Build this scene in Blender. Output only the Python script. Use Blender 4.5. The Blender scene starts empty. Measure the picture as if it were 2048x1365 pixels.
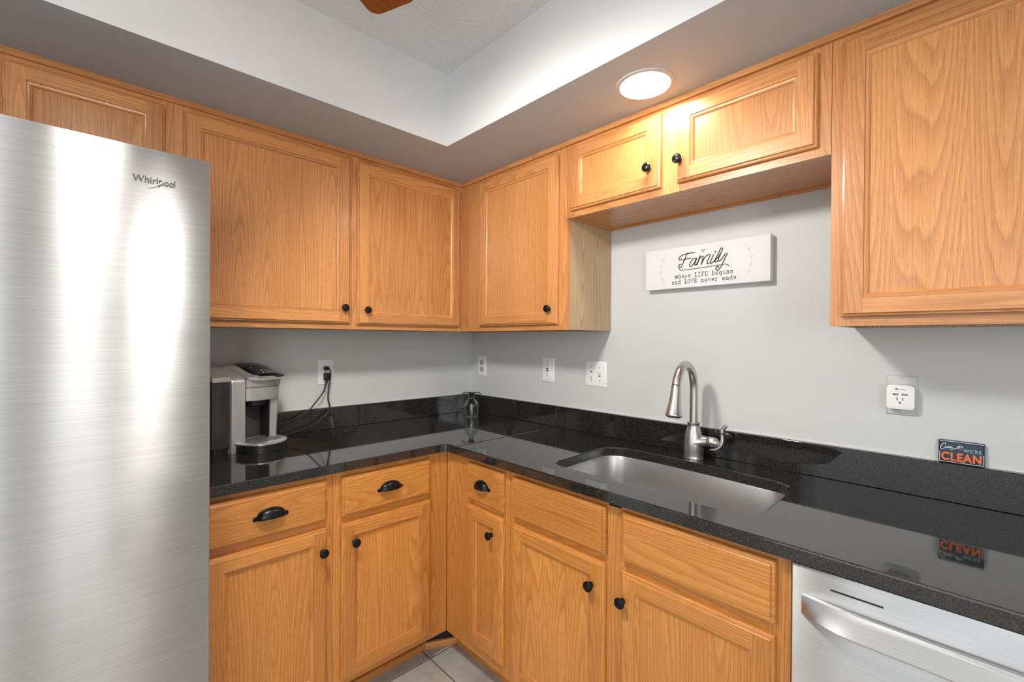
import bpy, bmesh, math, random
from mathutils import Vector, Matrix
from math import sin, cos, pi, sqrt, radians

random.seed(7)
sc = bpy.context.scene
COL = sc.collection

# ------------------------------------------------------------------ camera
CAM = (-1.7191, -2.1750, 1.3397)
YAW, PITCH, ROLL = 0.8123, -0.0052, 0.0058
FPX = 901.34
cam_d = bpy.data.cameras.new('camera')
cam = bpy.data.objects.new('camera', cam_d)
COL.objects.link(cam)
cam_d.sensor_fit = 'HORIZONTAL'
cam_d.sensor_width = 36.0
cam_d.lens = FPX / 2048 * 36.0
cam_d.shift_y = (684.06 - 682.5) / 2048
cam_d.clip_start = 0.05
fw = Vector((cos(PITCH) * cos(YAW), cos(PITCH) * sin(YAW), sin(PITCH)))
rt = Vector((sin(YAW), -cos(YAW), 0))
up = rt.cross(fw)
rt2 = rt * cos(ROLL) + up * sin(ROLL)
up2 = up * cos(ROLL) - rt * sin(ROLL)
M = Matrix((rt2, up2, -fw)).transposed().to_4x4()
M.translation = Vector(CAM)
cam.matrix_world = M
sc.camera = cam

# ------------------------------------------------------------------ world, exposure, daylight, added fill
sc.view_settings.view_transform = 'Standard'
sc.view_settings.look = 'None'
sc.view_settings.exposure = 0.22
sc.view_settings.gamma = 1.0
sc.view_settings.use_curve_mapping = False
w = bpy.data.worlds.new('world')
sc.world = w
w.use_nodes = True
w.node_tree.nodes['Background'].inputs[0].default_value = (0.9, 0.95, 1.0, 1)
w.node_tree.nodes['Background'].inputs[1].default_value = 1.0


def area_light(name, loc, rot, sx, sy, power, color=(1, 1, 1)):
    d = bpy.data.lights.new(name, 'AREA')
    d.shape = 'RECTANGLE'
    d.size, d.size_y = sx, sy
    d.energy = power
    d.color = color
    o = bpy.data.objects.new(name, d)
    COL.objects.link(o)
    o.location = loc
    o.rotation_euler = rot
    return o


# daylight outside the glazed door in the wall behind the camera; the side light is an added fill
DAY_FRONT, SIDE_FILL_W, FAN_W, CAN_L, SPOT_W, BACK_FILL_L, WIN_FILL_W = 9, 7, 14, 145, 52, 150, 42
area_light('daylight_door', (-1.72, -4.16, 1.15), (radians(90), 0, 0), 0.86, 2.1, DAY_FRONT, (0.95, 0.98, 1.0))
area_light('room_fill', (-3.62, -2.1, 1.3), (radians(90), 0, radians(-90)), 2.2, 2.0, SIDE_FILL_W, (0.97, 0.98, 1.0))  # added fill beyond the left wall for general ambience

area_light('window_fill', (-2.95, -4.16, 1.5), (radians(90), 0, 0), 0.9, 1.2, WIN_FILL_W, (0.93, 0.97, 1.0))  # unseen window light, added to brighten the left cabinets

# ------------------------------------------------------------------ measurements
ZC = 0.9066           # counter top
ZU, ZT = 1.379, 2.135  # wall cabinets
ZCE = 2.428
DS = 0.635            # soffit depth


# ------------------------------------------------------------------ materials
def new_mat(name):
    m = bpy.data.materials.new(name)
    m.use_nodes = True
    nt = m.node_tree
    return m, nt, nt.nodes['Principled BSDF']


def setp(b, **k):
    for n, v in k.items():
        b.inputs[n.replace('_', ' ')].default_value = v


def plain(name, col, rough=0.5, metal=0.0, **k):
    m, nt, b = new_mat(name)
    setp(b, Base_Color=(*col, 1), Roughness=rough, Metallic=metal)
    for n, v in k.items():
        b.inputs[n].default_value = v
    return m


def N(nt, typ, **props):
    n = nt.nodes.new(typ)
    for k, v in props.items():
        setattr(n, k, v)
    return n


def math_node(nt, op, a, b=None, c=None):
    n = nt.nodes.new('ShaderNodeMath')
    n.operation = op
    for i, x in enumerate((a, b, c)):
        if x is None:
            continue
        if isinstance(x, (int, float)):
            n.inputs[i].default_value = x
        else:
            nt.links.new(x, n.inputs[i])
    return n.outputs[0]


def vscale(nt, vec, s):
    n = nt.nodes.new('ShaderNodeVectorMath')
    n.operation = 'MULTIPLY'
    nt.links.new(vec, n.inputs[0])
    n.inputs[1].default_value = s
    return n.outputs[0]


def noise(nt, vec, scale, detail=2, rough=0.5, dist=0.0):
    n = nt.nodes.new('ShaderNodeTexNoise')
    n.inputs['Scale'].default_value = scale
    n.inputs['Detail'].default_value = detail
    n.inputs['Roughness'].default_value = rough
    n.inputs['Distortion'].default_value = dist
    if vec is not None:
        nt.links.new(vec, n.inputs['Vector'])
    return n.outputs[0]


def ramp(nt, fac, stops):
    n = nt.nodes.new('ShaderNodeValToRGB')
    while len(n.color_ramp.elements) < len(stops):
        n.color_ramp.elements.new(0.5)
    for e, (p, c) in zip(n.color_ramp.elements, stops):
        e.position = p
        e.color = (*c, 1) if len(c) == 3 else c
    nt.links.new(fac, n.inputs[0])
    return n.outputs[0]


def mixc(nt, fac, a, b, mode='MIX'):
    n = nt.nodes.new('ShaderNodeMix')
    n.data_type = 'RGBA'
    n.blend_type = mode
    for sock, x in ((n.inputs[0], fac), (n.inputs[6], a), (n.inputs[7], b)):
        if isinstance(x, (int, float)):
            sock.default_value = x
        elif isinstance(x, tuple):
            sock.default_value = (*x, 1)
        else:
            nt.links.new(x, sock)
    return n.outputs[2]


def bump(nt, b, height, strength, dist=0.001):
    n = nt.nodes.new('ShaderNodeBump')
    n.inputs['Strength'].default_value = strength
    n.inputs['Distance'].default_value = dist
    nt.links.new(height, n.inputs['Height'])
    nt.links.new(n.outputs[0], b.inputs['Normal'])


def oak(name, light, mid, dark, rough=0.34, ring=1.0, pore=0.5, contrast=1.0):
    """plain-sawn oak: UV = (metres along the grain, metres across it), an offset per board"""
    m, nt, b = new_mat(name)
    uv = N(nt, 'ShaderNodeUVMap').outputs[0]
    # plain-sawn figure: the board's distance from the pith drifts along its length,
    # so the growth rings open into arches at mid-board and run straight at the sides
    sep = N(nt, 'ShaderNodeSeparateXYZ')
    nt.links.new(uv, sep.inputs[0])
    warp = noise(nt, vscale(nt, uv, (0.45, 5.0, 1)), 1.0, 1.5, 0.5)
    wob = noise(nt, vscale(nt, uv, (4.5, 60, 1)), 1.0, 2)
    vv = math_node(nt, 'ADD', sep.outputs[1], math_node(nt, 'MULTIPLY', warp, 0.09))
    vv = math_node(nt, 'SUBTRACT', math_node(nt, 'PINGPONG', vv, 0.115), 0.05)
    dep = math_node(nt, 'ADD', math_node(nt, 'MULTIPLY', sep.outputs[0], 0.040), math_node(nt, 'MULTIPLY', noise(nt, vscale(nt, uv, (0.75, 7, 1)), 1.0, 1), 0.10))
    dep = math_node(nt, 'ADD', math_node(nt, 'PINGPONG', dep, 0.075), 0.006)
    r2 = math_node(nt, 'ADD', math_node(nt, 'MULTIPLY', vv, vv), math_node(nt, 'MULTIPLY', dep, dep))
    f = math_node(nt, 'MULTIPLY', math_node(nt, 'SQRT', r2), 125 * ring)
    f = math_node(nt, 'ADD', f, math_node(nt, 'MULTIPLY', wob, 0.7))
    fr = math_node(nt, 'FRACT', f)
    grain = ramp(nt, fr, [(0.0, dark), (0.12, tuple(0.55 * x + 0.45 * y for x, y in zip(dark, mid))), (0.42, mid), (0.85, light), (1.0, tuple(0.5 * x + 0.5 * y for x, y in zip(dark, mid)))])
    flat = ramp(nt, noise(nt, vscale(nt, uv, (0.7, 9, 1)), 1.0, 2), [(0.3, mid), (0.7, light)])
    col = mixc(nt, 0.48 * contrast, flat, grain)
    # pores: short dark streaks
    po = noise(nt, vscale(nt, uv, (28, 1100, 1)), 1.0, 1)
    pm = ramp(nt, po, [(0.30, (1, 1, 1)), (0.42, (0, 0, 0))])
    col = mixc(nt, math_node(nt, 'MULTIPLY', pm, pore), col, tuple(0.7 * x for x in dark))
    # fine straight fibre
    fi = noise(nt, vscale(nt, uv, (3.0, 420, 1)), 1.0, 2, 0.6)
    fc = ramp(nt, fi, [(0.32, (0.80, 0.76, 0.70)), (0.55, (1.04, 1.04, 1.04))])
    col = mixc(nt, 0.8, col, fc, 'MULTIPLY')
    # board to board tone
    tone = noise(nt, vscale(nt, uv, (0.13, 0.21, 1)), 1.0, 0)
    tv = ramp(nt, tone, [(0.3, (0.86, 0.84, 0.82)), (0.7, (1.12, 1.13, 1.14))])
    col = mixc(nt, 1.0, col, tv, 'MULTIPLY')
    nt.links.new(col, b.inputs['Base Color'])
    setp(b, Roughness=rough)
    b.inputs['Coat Weight'].default_value = 0.35
    b.inputs['Coat Roughness'].default_value = 0.18
    bump(nt, b, po, 0.12, 0.0006)
    return m


OAK = oak('honey_oak', (0.68, 0.318, 0.112), (0.58, 0.242, 0.074), (0.33, 0.115, 0.030))
OAKB = oak('honey_oak_base', (0.69, 0.300, 0.072), (0.58, 0.225, 0.045), (0.33, 0.104, 0.018))
LAMI = oak('pale_oak_laminate', (0.60, 0.43, 0.25), (0.50, 0.35, 0.195), (0.30, 0.195, 0.10), rough=0.45, ring=1.5, pore=0.2, contrast=1.3)
WALNUT = oak('cherry_fan_wood', (0.34, 0.095, 0.02), (0.26, 0.066, 0.012), (0.14, 0.032, 0.006), rough=0.3)


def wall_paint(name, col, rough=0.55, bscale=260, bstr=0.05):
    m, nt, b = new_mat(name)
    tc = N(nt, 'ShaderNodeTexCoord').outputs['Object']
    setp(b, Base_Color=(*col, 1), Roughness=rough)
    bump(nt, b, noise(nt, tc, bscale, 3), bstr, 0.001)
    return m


WALL = wall_paint('grey_wall_paint', (0.62, 0.632, 0.622), 0.5)
SOFF = wall_paint('soffit_white_paint', (0.70, 0.70, 0.70), 0.5)
SOFF_UNDER = wall_paint('soffit_underside_tint', (0.485, 0.555, 0.605), 0.5)  # darker, cooler underside copy; shade and oak-bounce correction put into the colour

# stomped ceiling texture: fans of ridges around scattered centres
m, nt, b = new_mat('stomped_ceiling')
tc = N(nt, 'ShaderNodeTexCoord').outputs['Object']
vor = N(nt, 'ShaderNodeTexVoronoi')
vor.inputs['Scale'].default_value = 5.5
nt.links.new(tc, vor.inputs['Vector'])
dv = N(nt, 'ShaderNodeVectorMath', operation='SUBTRACT')
nt.links.new(vscale(nt, tc, (1, 1, 1)), dv.inputs[0])
nt.links.new(vor.outputs['Position'], dv.inputs[1])
sx = N(nt, 'ShaderNodeSeparateXYZ')
nt.links.new(dv.outputs[0], sx.inputs[0])
ang = math_node(nt, 'ARCTAN2', sx.outputs[1], sx.outputs[0])
wig = noise(nt, tc, 14, 3)
ang = math_node(nt, 'ADD', math_node(nt, 'MULTIPLY', ang, 22.0), math_node(nt, 'MULTIPLY', wig, 16.0))
rid = math_node(nt, 'POWER', math_node(nt, 'ABSOLUTE', math_node(nt, 'SINE', math_node(nt, 'MULTIPLY', ang, 0.5))), 5.0)
brk = ramp(nt, noise(nt, tc, 38, 2), [(0.4, (0, 0, 0)), (0.6, (1, 1, 1))])
hgt = math_node(nt, 'MULTIPLY', rid, brk)
setp(b, Base_Color=(0.76, 0.76, 0.75, 1), Roughness=0.8)
bump(nt, b, hgt, 0.35, 0.0035)
CEIL = m

# granite
m, nt, b = new_mat('black_granite')
tc = N(nt, 'ShaderNodeTexCoord').outputs['Object']
g1 = noise(nt, tc, 420, 3, 0.65)
g2 = noise(nt, tc, 1100, 1)
base = ramp(nt, g1, [(0.46, (0.006, 0.006, 0.006)), (0.55, (0.024, 0.023, 0.021)), (0.64, (0.056, 0.053, 0.049))])
vor = N(nt, 'ShaderNodeTexVoronoi')
vor.inputs['Scale'].default_value = 130
nt.links.new(tc, vor.inputs['Vector'])
spk = ramp(nt, vor.outputs['Distance'], [(0.0, (1, 1, 1)), (0.10, (0, 0, 0))])
sel = N(nt, 'ShaderNodeSeparateColor')
nt.links.new(vor.outputs['Color'], sel.inputs[0])
selm = math_node(nt, 'GREATER_THAN', sel.outputs[0], 0.86)
col = mixc(nt, math_node(nt, 'MULTIPLY', selm, spk), base, (0.30, 0.29, 0.27))
col = mixc(nt, math_node(nt, 'MULTIPLY', math_node(nt, 'GREATER_THAN', g2, 0.66), 0.5), col, (0.07, 0.063, 0.055))
nt.links.new(col, b.inputs['Base Color'])
setp(b, Roughness=0.045)
b.inputs['IOR'].default_value = 1.75
GRAN = m


def steel(name, col, rough, aniso, bscale=None, axis='Z', streak=(3, 3, 900)):
    m, nt, b = new_mat(name)
    setp(b, Base_Color=(*col, 1), Metallic=1.0, Roughness=rough)
    tc = N(nt, 'ShaderNodeTexCoord').outputs['Object']
    if aniso:
        b.inputs['Anisotropic'].default_value = aniso
        tg = N(nt, 'ShaderNodeTangent', direction_type='RADIAL', axis=axis)
        nt.links.new(tg.outputs[0], b.inputs['Tangent'])
        b.inputs['Anisotropic Rotation'].default_value = 0.25
    st = noise(nt, vscale(nt, tc, streak), 1.0, 2)
    cl = ramp(nt, st, [(0.3, tuple(0.90 * c for c in col)), (0.7, tuple(min(1, 1.06 * c) for c in col))])
    smear = noise(nt, vscale(nt, tc, (2.5, 2.5, 4)), 1.0, 4, 0.6)
    rr = N(nt, 'ShaderNodeMapRange')
    rr.inputs[1].default_value, rr.inputs[2].default_value = 0.35, 0.65
    rr.inputs[3].default_value, rr.inputs[4].default_value = rough * 0.9, rough * 1.15
    nt.links.new(smear, rr.inputs[0])
    nt.links.new(rr.outputs[0], b.inputs['Roughness'])
    nt.links.new(cl, b.inputs['Base Color'])
    return m


STEEL = steel('brushed_stainless_steel', (0.63, 0.63, 0.625), 0.32, 1.0)
STEELH = steel('brushed_steel_handle', (0.68, 0.68, 0.675), 0.30, 0.5)
SINKM = steel('satin_sink_steel', (0.56, 0.555, 0.55), 0.40, 0.3, streak=(4, 400, 400))
NICK = steel('brushed_nickel', (0.56, 0.54, 0.515), 0.34, 0.0, streak=(500, 500, 6))
BRONZE = plain('oil_rubbed_bronze', (0.012, 0.013, 0.016), 0.28, 0.6)
BLACK = plain('black_plastic', (0.012, 0.012, 0.012), 0.35)
MATTE = plain('matte_black_paint', (0.010, 0.010, 0.010), 0.6)
GLOSS = plain('gloss_black_panel', (0.006, 0.006, 0.007), 0.12)
WHITE = plain('white_plastic', (0.88, 0.88, 0.87), 0.3)
OFFW = plain('pale_grey_plate', (0.60, 0.60, 0.58), 0.35)
SHAD = plain('dark_slot', (0.02, 0.02, 0.02), 0.6)
GREYP = plain('grey_receptacle', (0.42, 0.42, 0.41), 0.4)
SILVER = plain('silver_plastic', (0.50, 0.50, 0.49), 0.32, 0.55)
SILVD = plain('silver_plastic_trim', (0.60, 0.60, 0.59), 0.25, 0.6)
CHARC = plain('charcoal_plastic', (0.045, 0.045, 0.045), 0.5)
CANVAS = wall_paint('white_canvas', (0.80, 0.80, 0.80), 0.7, 900, 0.1)
INK = plain('dark_grey_ink', (0.055, 0.055, 0.055), 0.6)
INKL = plain('light_grey_ink', (0.42, 0.42, 0.43), 0.6)
INKP = plain('pale_grey_ink', (0.58, 0.58, 0.59), 0.6)
TRIMW = plain('white_bullet_caulk', (0.75, 0.75, 0.73), 0.5)
TANK = plain('smoked_reservoir', (0.035, 0.035, 0.036), 0.12)
m, nt, b = new_mat('thin_clear_glass')
tr = N(nt, 'ShaderNodeBsdfTransparent')
tr.inputs[0].default_value = (0.93, 0.94, 0.93, 1)
gl = N(nt, 'ShaderNodeBsdfGlossy')
gl.inputs['Roughness'].default_value = 0.02
lw = N(nt, 'ShaderNodeLayerWeight')
lw.inputs['Blend'].default_value = 0.5
fzz = math_node(nt, 'ADD', math_node(nt, 'MULTIPLY', math_node(nt, 'POWER', lw.outputs['Facing'], 3.0), 0.7), 0.06)
mx = N(nt, 'ShaderNodeMixShader')
nt.links.new(fzz, mx.inputs[0])
nt.links.new(tr.outputs[0], mx.inputs[1])
nt.links.new(gl.outputs[0], mx.inputs[2])
gl.inputs['Roughness'].default_value = 0.06
df = N(nt, 'ShaderNodeBsdfDiffuse')  # pale diffuse rim put in for the bright edge of refracting glass
df.inputs[0].default_value = (0.8, 0.82, 0.81, 1)
m2 = N(nt, 'ShaderNodeMixShader')
nt.links.new(math_node(nt, 'MULTIPLY', math_node(nt, 'POWER', lw.outputs['Facing'], 5.0), 0.5), m2.inputs[0])
nt.links.new(mx.outputs[0], m2.inputs[1])
nt.links.new(df.outputs[0], m2.inputs[2])
nt.links.new(m2.outputs[0], nt.nodes['Material Output'].inputs[0])
GLASS = m
NAVY = plain('navy_enamel', (0.012, 0.026, 0.048), 0.3)
ORNG = plain('orange_print', (0.90, 0.16, 0.02), 0.4)
CYAN = plain('pale_blue_print', (0.26, 0.52, 0.60), 0.4)
SKYW = plain('bluish_white_print', (0.72, 0.85, 0.92), 0.4)
CANM = plain('bright_reflector', (0.85, 0.82, 0.74), 0.35, 0.2)
SCREW = plain('screw_metal', (0.5, 0.49, 0.46), 0.35, 0.8)
m, nt, b = new_mat('lit_bulb')
setp(b, Base_Color=(0.9, 0.9, 0.85, 1))
b.inputs['Emission Color'].default_value = (1.0, 0.93, 0.83, 1)
b.inputs['Emission Strength'].default_value = CAN_L
BULB = m
m, nt, b = new_mat('lit_fan_bowl')
setp(b, Base_Color=(0.9, 0.9, 0.88, 1))
b.inputs['Emission Color'].default_value = (1.0, 0.97, 0.92, 1)
b.inputs['Emission Strength'].default_value = FAN_W
BOWL = m
# window glass that lets light straight through
m, nt, b = new_mat('window_glass')
tr = N(nt, 'ShaderNodeBsdfTransparent')
gl = N(nt, 'ShaderNodeBsdfGlossy')
gl.inputs['Roughness'].default_value = 0.02
mx = N(nt, 'ShaderNodeMixShader')
mx.inputs[0].default_value = 0.06
nt.links.new(tr.outputs[0], mx.inputs[1])
nt.links.new(gl.outputs[0], mx.inputs[2])
nt.links.new(mx.outputs[0], nt.nodes['Material Output'].inputs[0])
WGLASS = m

# floor tiles
m, nt, b = new_mat('stone_look_floor_tile')
tc = N(nt, 'ShaderNodeTexCoord').outputs['Object']
sp = N(nt, 'ShaderNodeSeparateXYZ')
nt.links.new(tc, sp.inputs[0])
TS = 0.335


def edge_dist(sock, off):
    q = math_node(nt, 'FRACT', math_node(nt, 'DIVIDE', math_node(nt, 'ADD', sock, off), TS))
    return math_node(nt, 'MULTIPLY', math_node(nt, 'SUBTRACT', 0.5, math_node(nt, 'ABSOLUTE', math_node(nt, 'SUBTRACT', q, 0.5))), TS)


ed = math_node(nt, 'MINIMUM', edge_dist(sp.outputs[0], 0.669 + 10 * TS), edge_dist(sp.outputs[1], 0.579 + 20 * TS))
gm = N(nt, 'ShaderNodeMapRange')
gm.inputs[1].default_value, gm.inputs[2].default_value = 0.0018, 0.0032
nt.links.new(ed, gm.inputs[0])
tn = noise(nt, tc, 9, 6, 0.65, 0.4)
tcl = ramp(nt, tn, [(0.25, (0.36, 0.33, 0.29)), (0.5, (0.48, 0.455, 0.41)), (0.75, (0.58, 0.555, 0.51))])
col = mixc(nt, gm.outputs[0], (0.13, 0.105, 0.08), tcl)
nt.links.new(col, b.inputs['Base Color'])
setp(b, Roughness=0.42)
bump(nt, b, math_node(nt, 'ADD', math_node(nt, 'MULTIPLY', gm.outputs[0], 1.0), math_node(nt, 'MULTIPLY', tn, 0.4)), 0.5, 0.0015)
TILE = m


# ------------------------------------------------------------------ mesh builder
class MB:
    def __init__(s):
        s.v, s.f, s.uv, s.m = [], [], [], []
        s.rnd = (0.0, 0.0)
        s.newboard()

    def newboard(s):
        s.rnd = (random.uniform(0, 60), random.uniform(0, 60))

    def face(s, pts, grain='z', mi=0):
        pts = [Vector(p) for p in pts]
        n = Vector((0, 0, 0))
        for i in range(len(pts)):
            n += (pts[i] - pts[0]).cross(pts[(i + 1) % len(pts)] - pts[0])
        g = 'xyz'.index(grain)
        an = [abs(c) for c in n]
        na = an.index(max(an))
        rest = [i for i in range(3) if i not in (g, na)]
        if na == g:
            a, c = rest
        else:
            a, c = g, rest[0]
        i0 = len(s.v)
        s.v += [tuple(p) for p in pts]
        s.f.append(list(range(i0, i0 + len(pts))))
        s.uv.append([(p[a] + s.rnd[0], p[c] + s.rnd[1]) for p in pts])
        s.m.append(mi)

    def box(s, x0, x1, y0, y1, z0, z1, grain='z', mi=0, keep=False):
        if not keep:
            s.newboard()
        P = lambda i, j, k: ((x0, x1)[i], (y0, y1)[j], (z0, z1)[k])
        for q in (((0, 0, 0), (1, 0, 0), (1, 0, 1), (0, 0, 1)), ((1, 1, 0), (0, 1, 0), (0, 1, 1), (1, 1, 1)),
                  ((0, 1, 0), (0, 0, 0), (0, 0, 1), (0, 1, 1)), ((1, 0, 0), (1, 1, 0), (1, 1, 1), (1, 0, 1)),
                  ((0, 0, 1), (1, 0, 1), (1, 1, 1), (0, 1, 1)), ((0, 1, 0), (1, 1, 0), (1, 0, 0), (0, 0, 0))):
            s.face([P(*c) for c in q], grain, mi)

    def loops(s, rings, close0=True, close1=True, mi=0, grain='z', cyc=True):
        """skin between rings of equal length"""
        n = len(rings[0])
        for a, b in zip(rings, rings[1:]):
            for i in range(n if cyc else n - 1):
                j = (i + 1) % n
                s.face([a[i], a[j], b[j], b[i]], grain, mi)
        if close0:
            s.face(list(reversed(rings[0])), grain, mi)
        if close1:
            s.face(rings[-1], grain, mi)

    def rbox(s, x0, x1, y0, y1, z0, z1, r, axis='z', seg=5, e=0.0, mi=0):
        """box with corners rounded about one axis and a small eased edge e on both ends"""
        A = {'z': (x0, x1, y0, y1, z0, z1), 'y': (x0, x1, z0, z1, y0, y1), 'x': (y0, y1, z0, z1, x0, x1)}[axis]
        a0, a1, b0, b1, c0, c1 = A

        def ring(ins, c):
            rr = max(r - ins, 1e-4)
            out = []
            for cx, cy, t0 in ((a1 - r, b1 - r, 0), (a0 + r, b1 - r, pi / 2), (a0 + r, b0 + r, pi), (a1 - r, b0 + r, 1.5 * pi)):
                for k in range(seg + 1):
                    t = t0 + pi / 2 * k / seg
                    p = (cx + rr * cos(t), cy + rr * sin(t), c)
                    out.append({'z': p, 'y': (p[0], p[2], p[1]), 'x': (p[2], p[0], p[1])}[axis])
            return out
        if e:
            rg = [ring(e, c0), ring(e * .3, c0 + e * .3), ring(0, c0 + e), ring(0, c1 - e), ring(e * .3, c1 - e * .3), ring(e, c1)]
        else:
            rg = [ring(0, c0), ring(0, c1)]
        s.loops(rg, mi=mi)

    def lathe(s, prof, c=(0, 0, 0), axis='z', seg=28, mi=0, cap=True):
        rings = []
        for r, h in prof:
            rg = []
            for k in range(seg):
                t = 2 * pi * k / seg
                a, b2 = max(r, 1e-5) * cos(t), max(r, 1e-5) * sin(t)
                p = {'z': (a, b2, h), 'y': (a, h, b2), 'x': (h, a, b2)}[axis]
                rg.append((p[0] + c[0], p[1] + c[1], p[2] + c[2]))
            rings.append(rg)
        s.loops(rings, cap, cap, mi)

    def tube(s, pts, rad, seg=14, mi=0, sx=1.0):
        pts = [Vector(p) for p in pts]
        n = len(pts)
        rads = rad if isinstance(rad, (list, tuple)) else [rad] * n
        rings, nrm = [], None
        for i, p in enumerate(pts):
            t = (pts[min(i + 1, n - 1)] - pts[max(i - 1, 0)]).normalized()
            if nrm is None:
                h = Vector((0, 0, 1)) if abs(t.z) < 0.9 else Vector((1, 0, 0))
                nrm = (h - t * h.dot(t)).normalized()
            else:
                nrm = (nrm - t * nrm.dot(t)).normalized()
            bn = t.cross(nrm)
            rings.append([tuple(p + nrm * (rads[i] * cos(2 * pi * k / seg)) + bn * (rads[i] * sx * sin(2 * pi * k / seg))) for k in range(seg)])
        s.loops(rings, True, True, mi)

    def build(s, name, mats, parent=None, smooth=35, loc=None, off=None):
        me = bpy.data.meshes.new(name)
        vs = s.v if off is None else [(a - off[0], b - off[1], c - off[2]) for a, b, c in s.v]
        me.from_pydata(vs, [], s.f)
        uvl = me.uv_layers.new(name='UVMap')
        k = 0
        for f in s.uv:
            for u in f:
                uvl.data[k].uv = u
                k += 1
        for mt in (mats if isinstance(mats, (list, tuple)) else [mats]):
            me.materials.append(mt)
        for p, mi in zip(me.polygons, s.m):
            p.material_index = mi
        bm = bmesh.new()
        bm.from_mesh(me)
        bmesh.ops.remove_doubles(bm, verts=bm.verts, dist=1e-6)
        bmesh.ops.recalc_face_normals(bm, faces=bm.faces)
        bm.to_mesh(me)
        bm.free()
        me.shade_smooth()
        me.set_sharp_from_angle(angle=radians(smooth))
        o = bpy.data.objects.new(name, me)
        COL.objects.link(o)
        if parent is not None:
            o.parent = parent
        if loc is not None:
            o.location = loc
        return o


def tag(o, label=None, cat=None, group=None, kind=None):
    if label:
        o['label'] = label
    if cat:
        o['category'] = cat
    if group:
        o['group'] = group
    if kind:
        o['kind'] = kind
    return o


def thing(name, label, cat, loc=(0, 0, 0), rot=0.0, group=None):
    o = bpy.data.objects.new(name, None)
    o.empty_display_size = 0.1
    COL.objects.link(o)
    o.location = loc
    o.rotation_euler = (0, 0, rot)
    return tag(o, label, cat, group)


def struct(o, **k):
    o['kind'] = 'structure'
    return o


def spline(pts, n=6, closed=False):
    P = [Vector(p) for p in pts]
    out = []
    L = len(P)
    for i in range(L - 1):
        p0, p1, p2, p3 = P[max(i - 1, 0)], P[i], P[i + 1], P[min(i + 2, L - 1)]
        for k in range(n):
            t = k / n
            out.append(0.5 * ((2 * p1) + (p2 - p0) * t + (2 * p0 - 5 * p1 + 4 * p2 - p3) * t * t + (3 * p1 - p0 - 3 * p2 + p3) * t ** 3))
    out.append(P[-1])
    return out


def ribbon(mb, pts, wid, y, smooth=True, thick=0.0004, mi=0):
    """a printed stroke on a plane facing -y; pts are (x, z); width may vary"""
    P = [Vector((p[0], p[1])) for p in pts]
    if smooth and len(P) > 2:
        P = spline(P, 6)
    n = len(P)
    ws = wid if isinstance(wid, (list, tuple)) else None
    L, R = [], []
    for i, p in enumerate(P):
        t = P[min(i + 1, n - 1)] - P[max(i - 1, 0)]
        if t.length < 1e-9:
            t = Vector((1, 0))
        t.normalize()
        nn = Vector((-t.y, t.x))
        if ws:
            q = i / (n - 1) * (len(ws) - 1)
            a = int(min(q, len(ws) - 2))
            h = (ws[a] * (1 - (q - a)) + ws[a + 1] * (q - a)) / 2
        else:
            h = wid / 2
        L.append(p + nn * h)
        R.append(p - nn * h)
    for i in range(n - 1):
        mb.face([(L[i].x, y - thick, L[i].y), (R[i].x, y - thick, R[i].y), (R[i + 1].x, y - thick, R[i + 1].y), (L[i + 1].x, y - thick, L[i + 1].y)], 'x', mi)
    for p in (P[0], P[-1]):
        h = (ws[0 if p is P[0] else -1] if ws else wid) / 2
        mb.face([(p.x + h * cos(2 * pi * k / 10), y - thick, p.y + h * sin(2 * pi * k / 10)) for k in range(10)], 'x', mi)


def text_mesh(mb, body, x0, x1, z0, z1, y, offset=0.0, thick=0.0004, mi=0, space=1.0):
    """lettering fitted into a box on a plane facing -y"""
    cu = bpy.data.curves.new('lettering', 'FONT')
    cu.body = body
    cu.offset = offset
    cu.space_character = space
    ob = bpy.data.objects.new('lettering', cu)
    COL.objects.link(ob)
    bpy.context.view_layer.update()
    me = bpy.data.meshes.new_from_object(ob.evaluated_get(bpy.context.evaluated_depsgraph_get()))
    xs = [v.co.x for v in me.vertices]
    ys = [v.co.y for v in me.vertices]
    ax, bx, ay, by = min(xs), max(xs), min(ys), max(ys)
    fx = lambda v: x0 + (v.co.x - ax) / (bx - ax) * (x1 - x0)
    fz = lambda v: z0 + (v.co.y - ay) / (by - ay) * (z1 - z0)
    for p in me.polygons:
        mb.face([(fx(me.vertices[i]), y - thick, fz(me.vertices[i])) for i in p.vertices], 'x', mi)
    bpy.data.objects.remove(ob)
    bpy.data.curves.remove(cu)
    bpy.data.meshes.remove(me)


def disc(mb, cx, cz, r, y, seg=16, mi=0, rz=None):
    mb.face([(cx + r * cos(2 * pi * k / seg), y, cz + (rz or r) * sin(2 * pi * k / seg)) for k in range(seg)], 'x', mi)


RIGHT = -pi / 2   # rotation of everything on the right-hand wall: local x = -world y, local y = world x


# ------------------------------------------------------------------ room shell
def wall_box(name, x0, x1, y0, y1, z0, z1, mat):
    mb = MB()
    mb.box(x0, x1, y0, y1, z0, z1)
    return struct(mb.build(name, mat))


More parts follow.
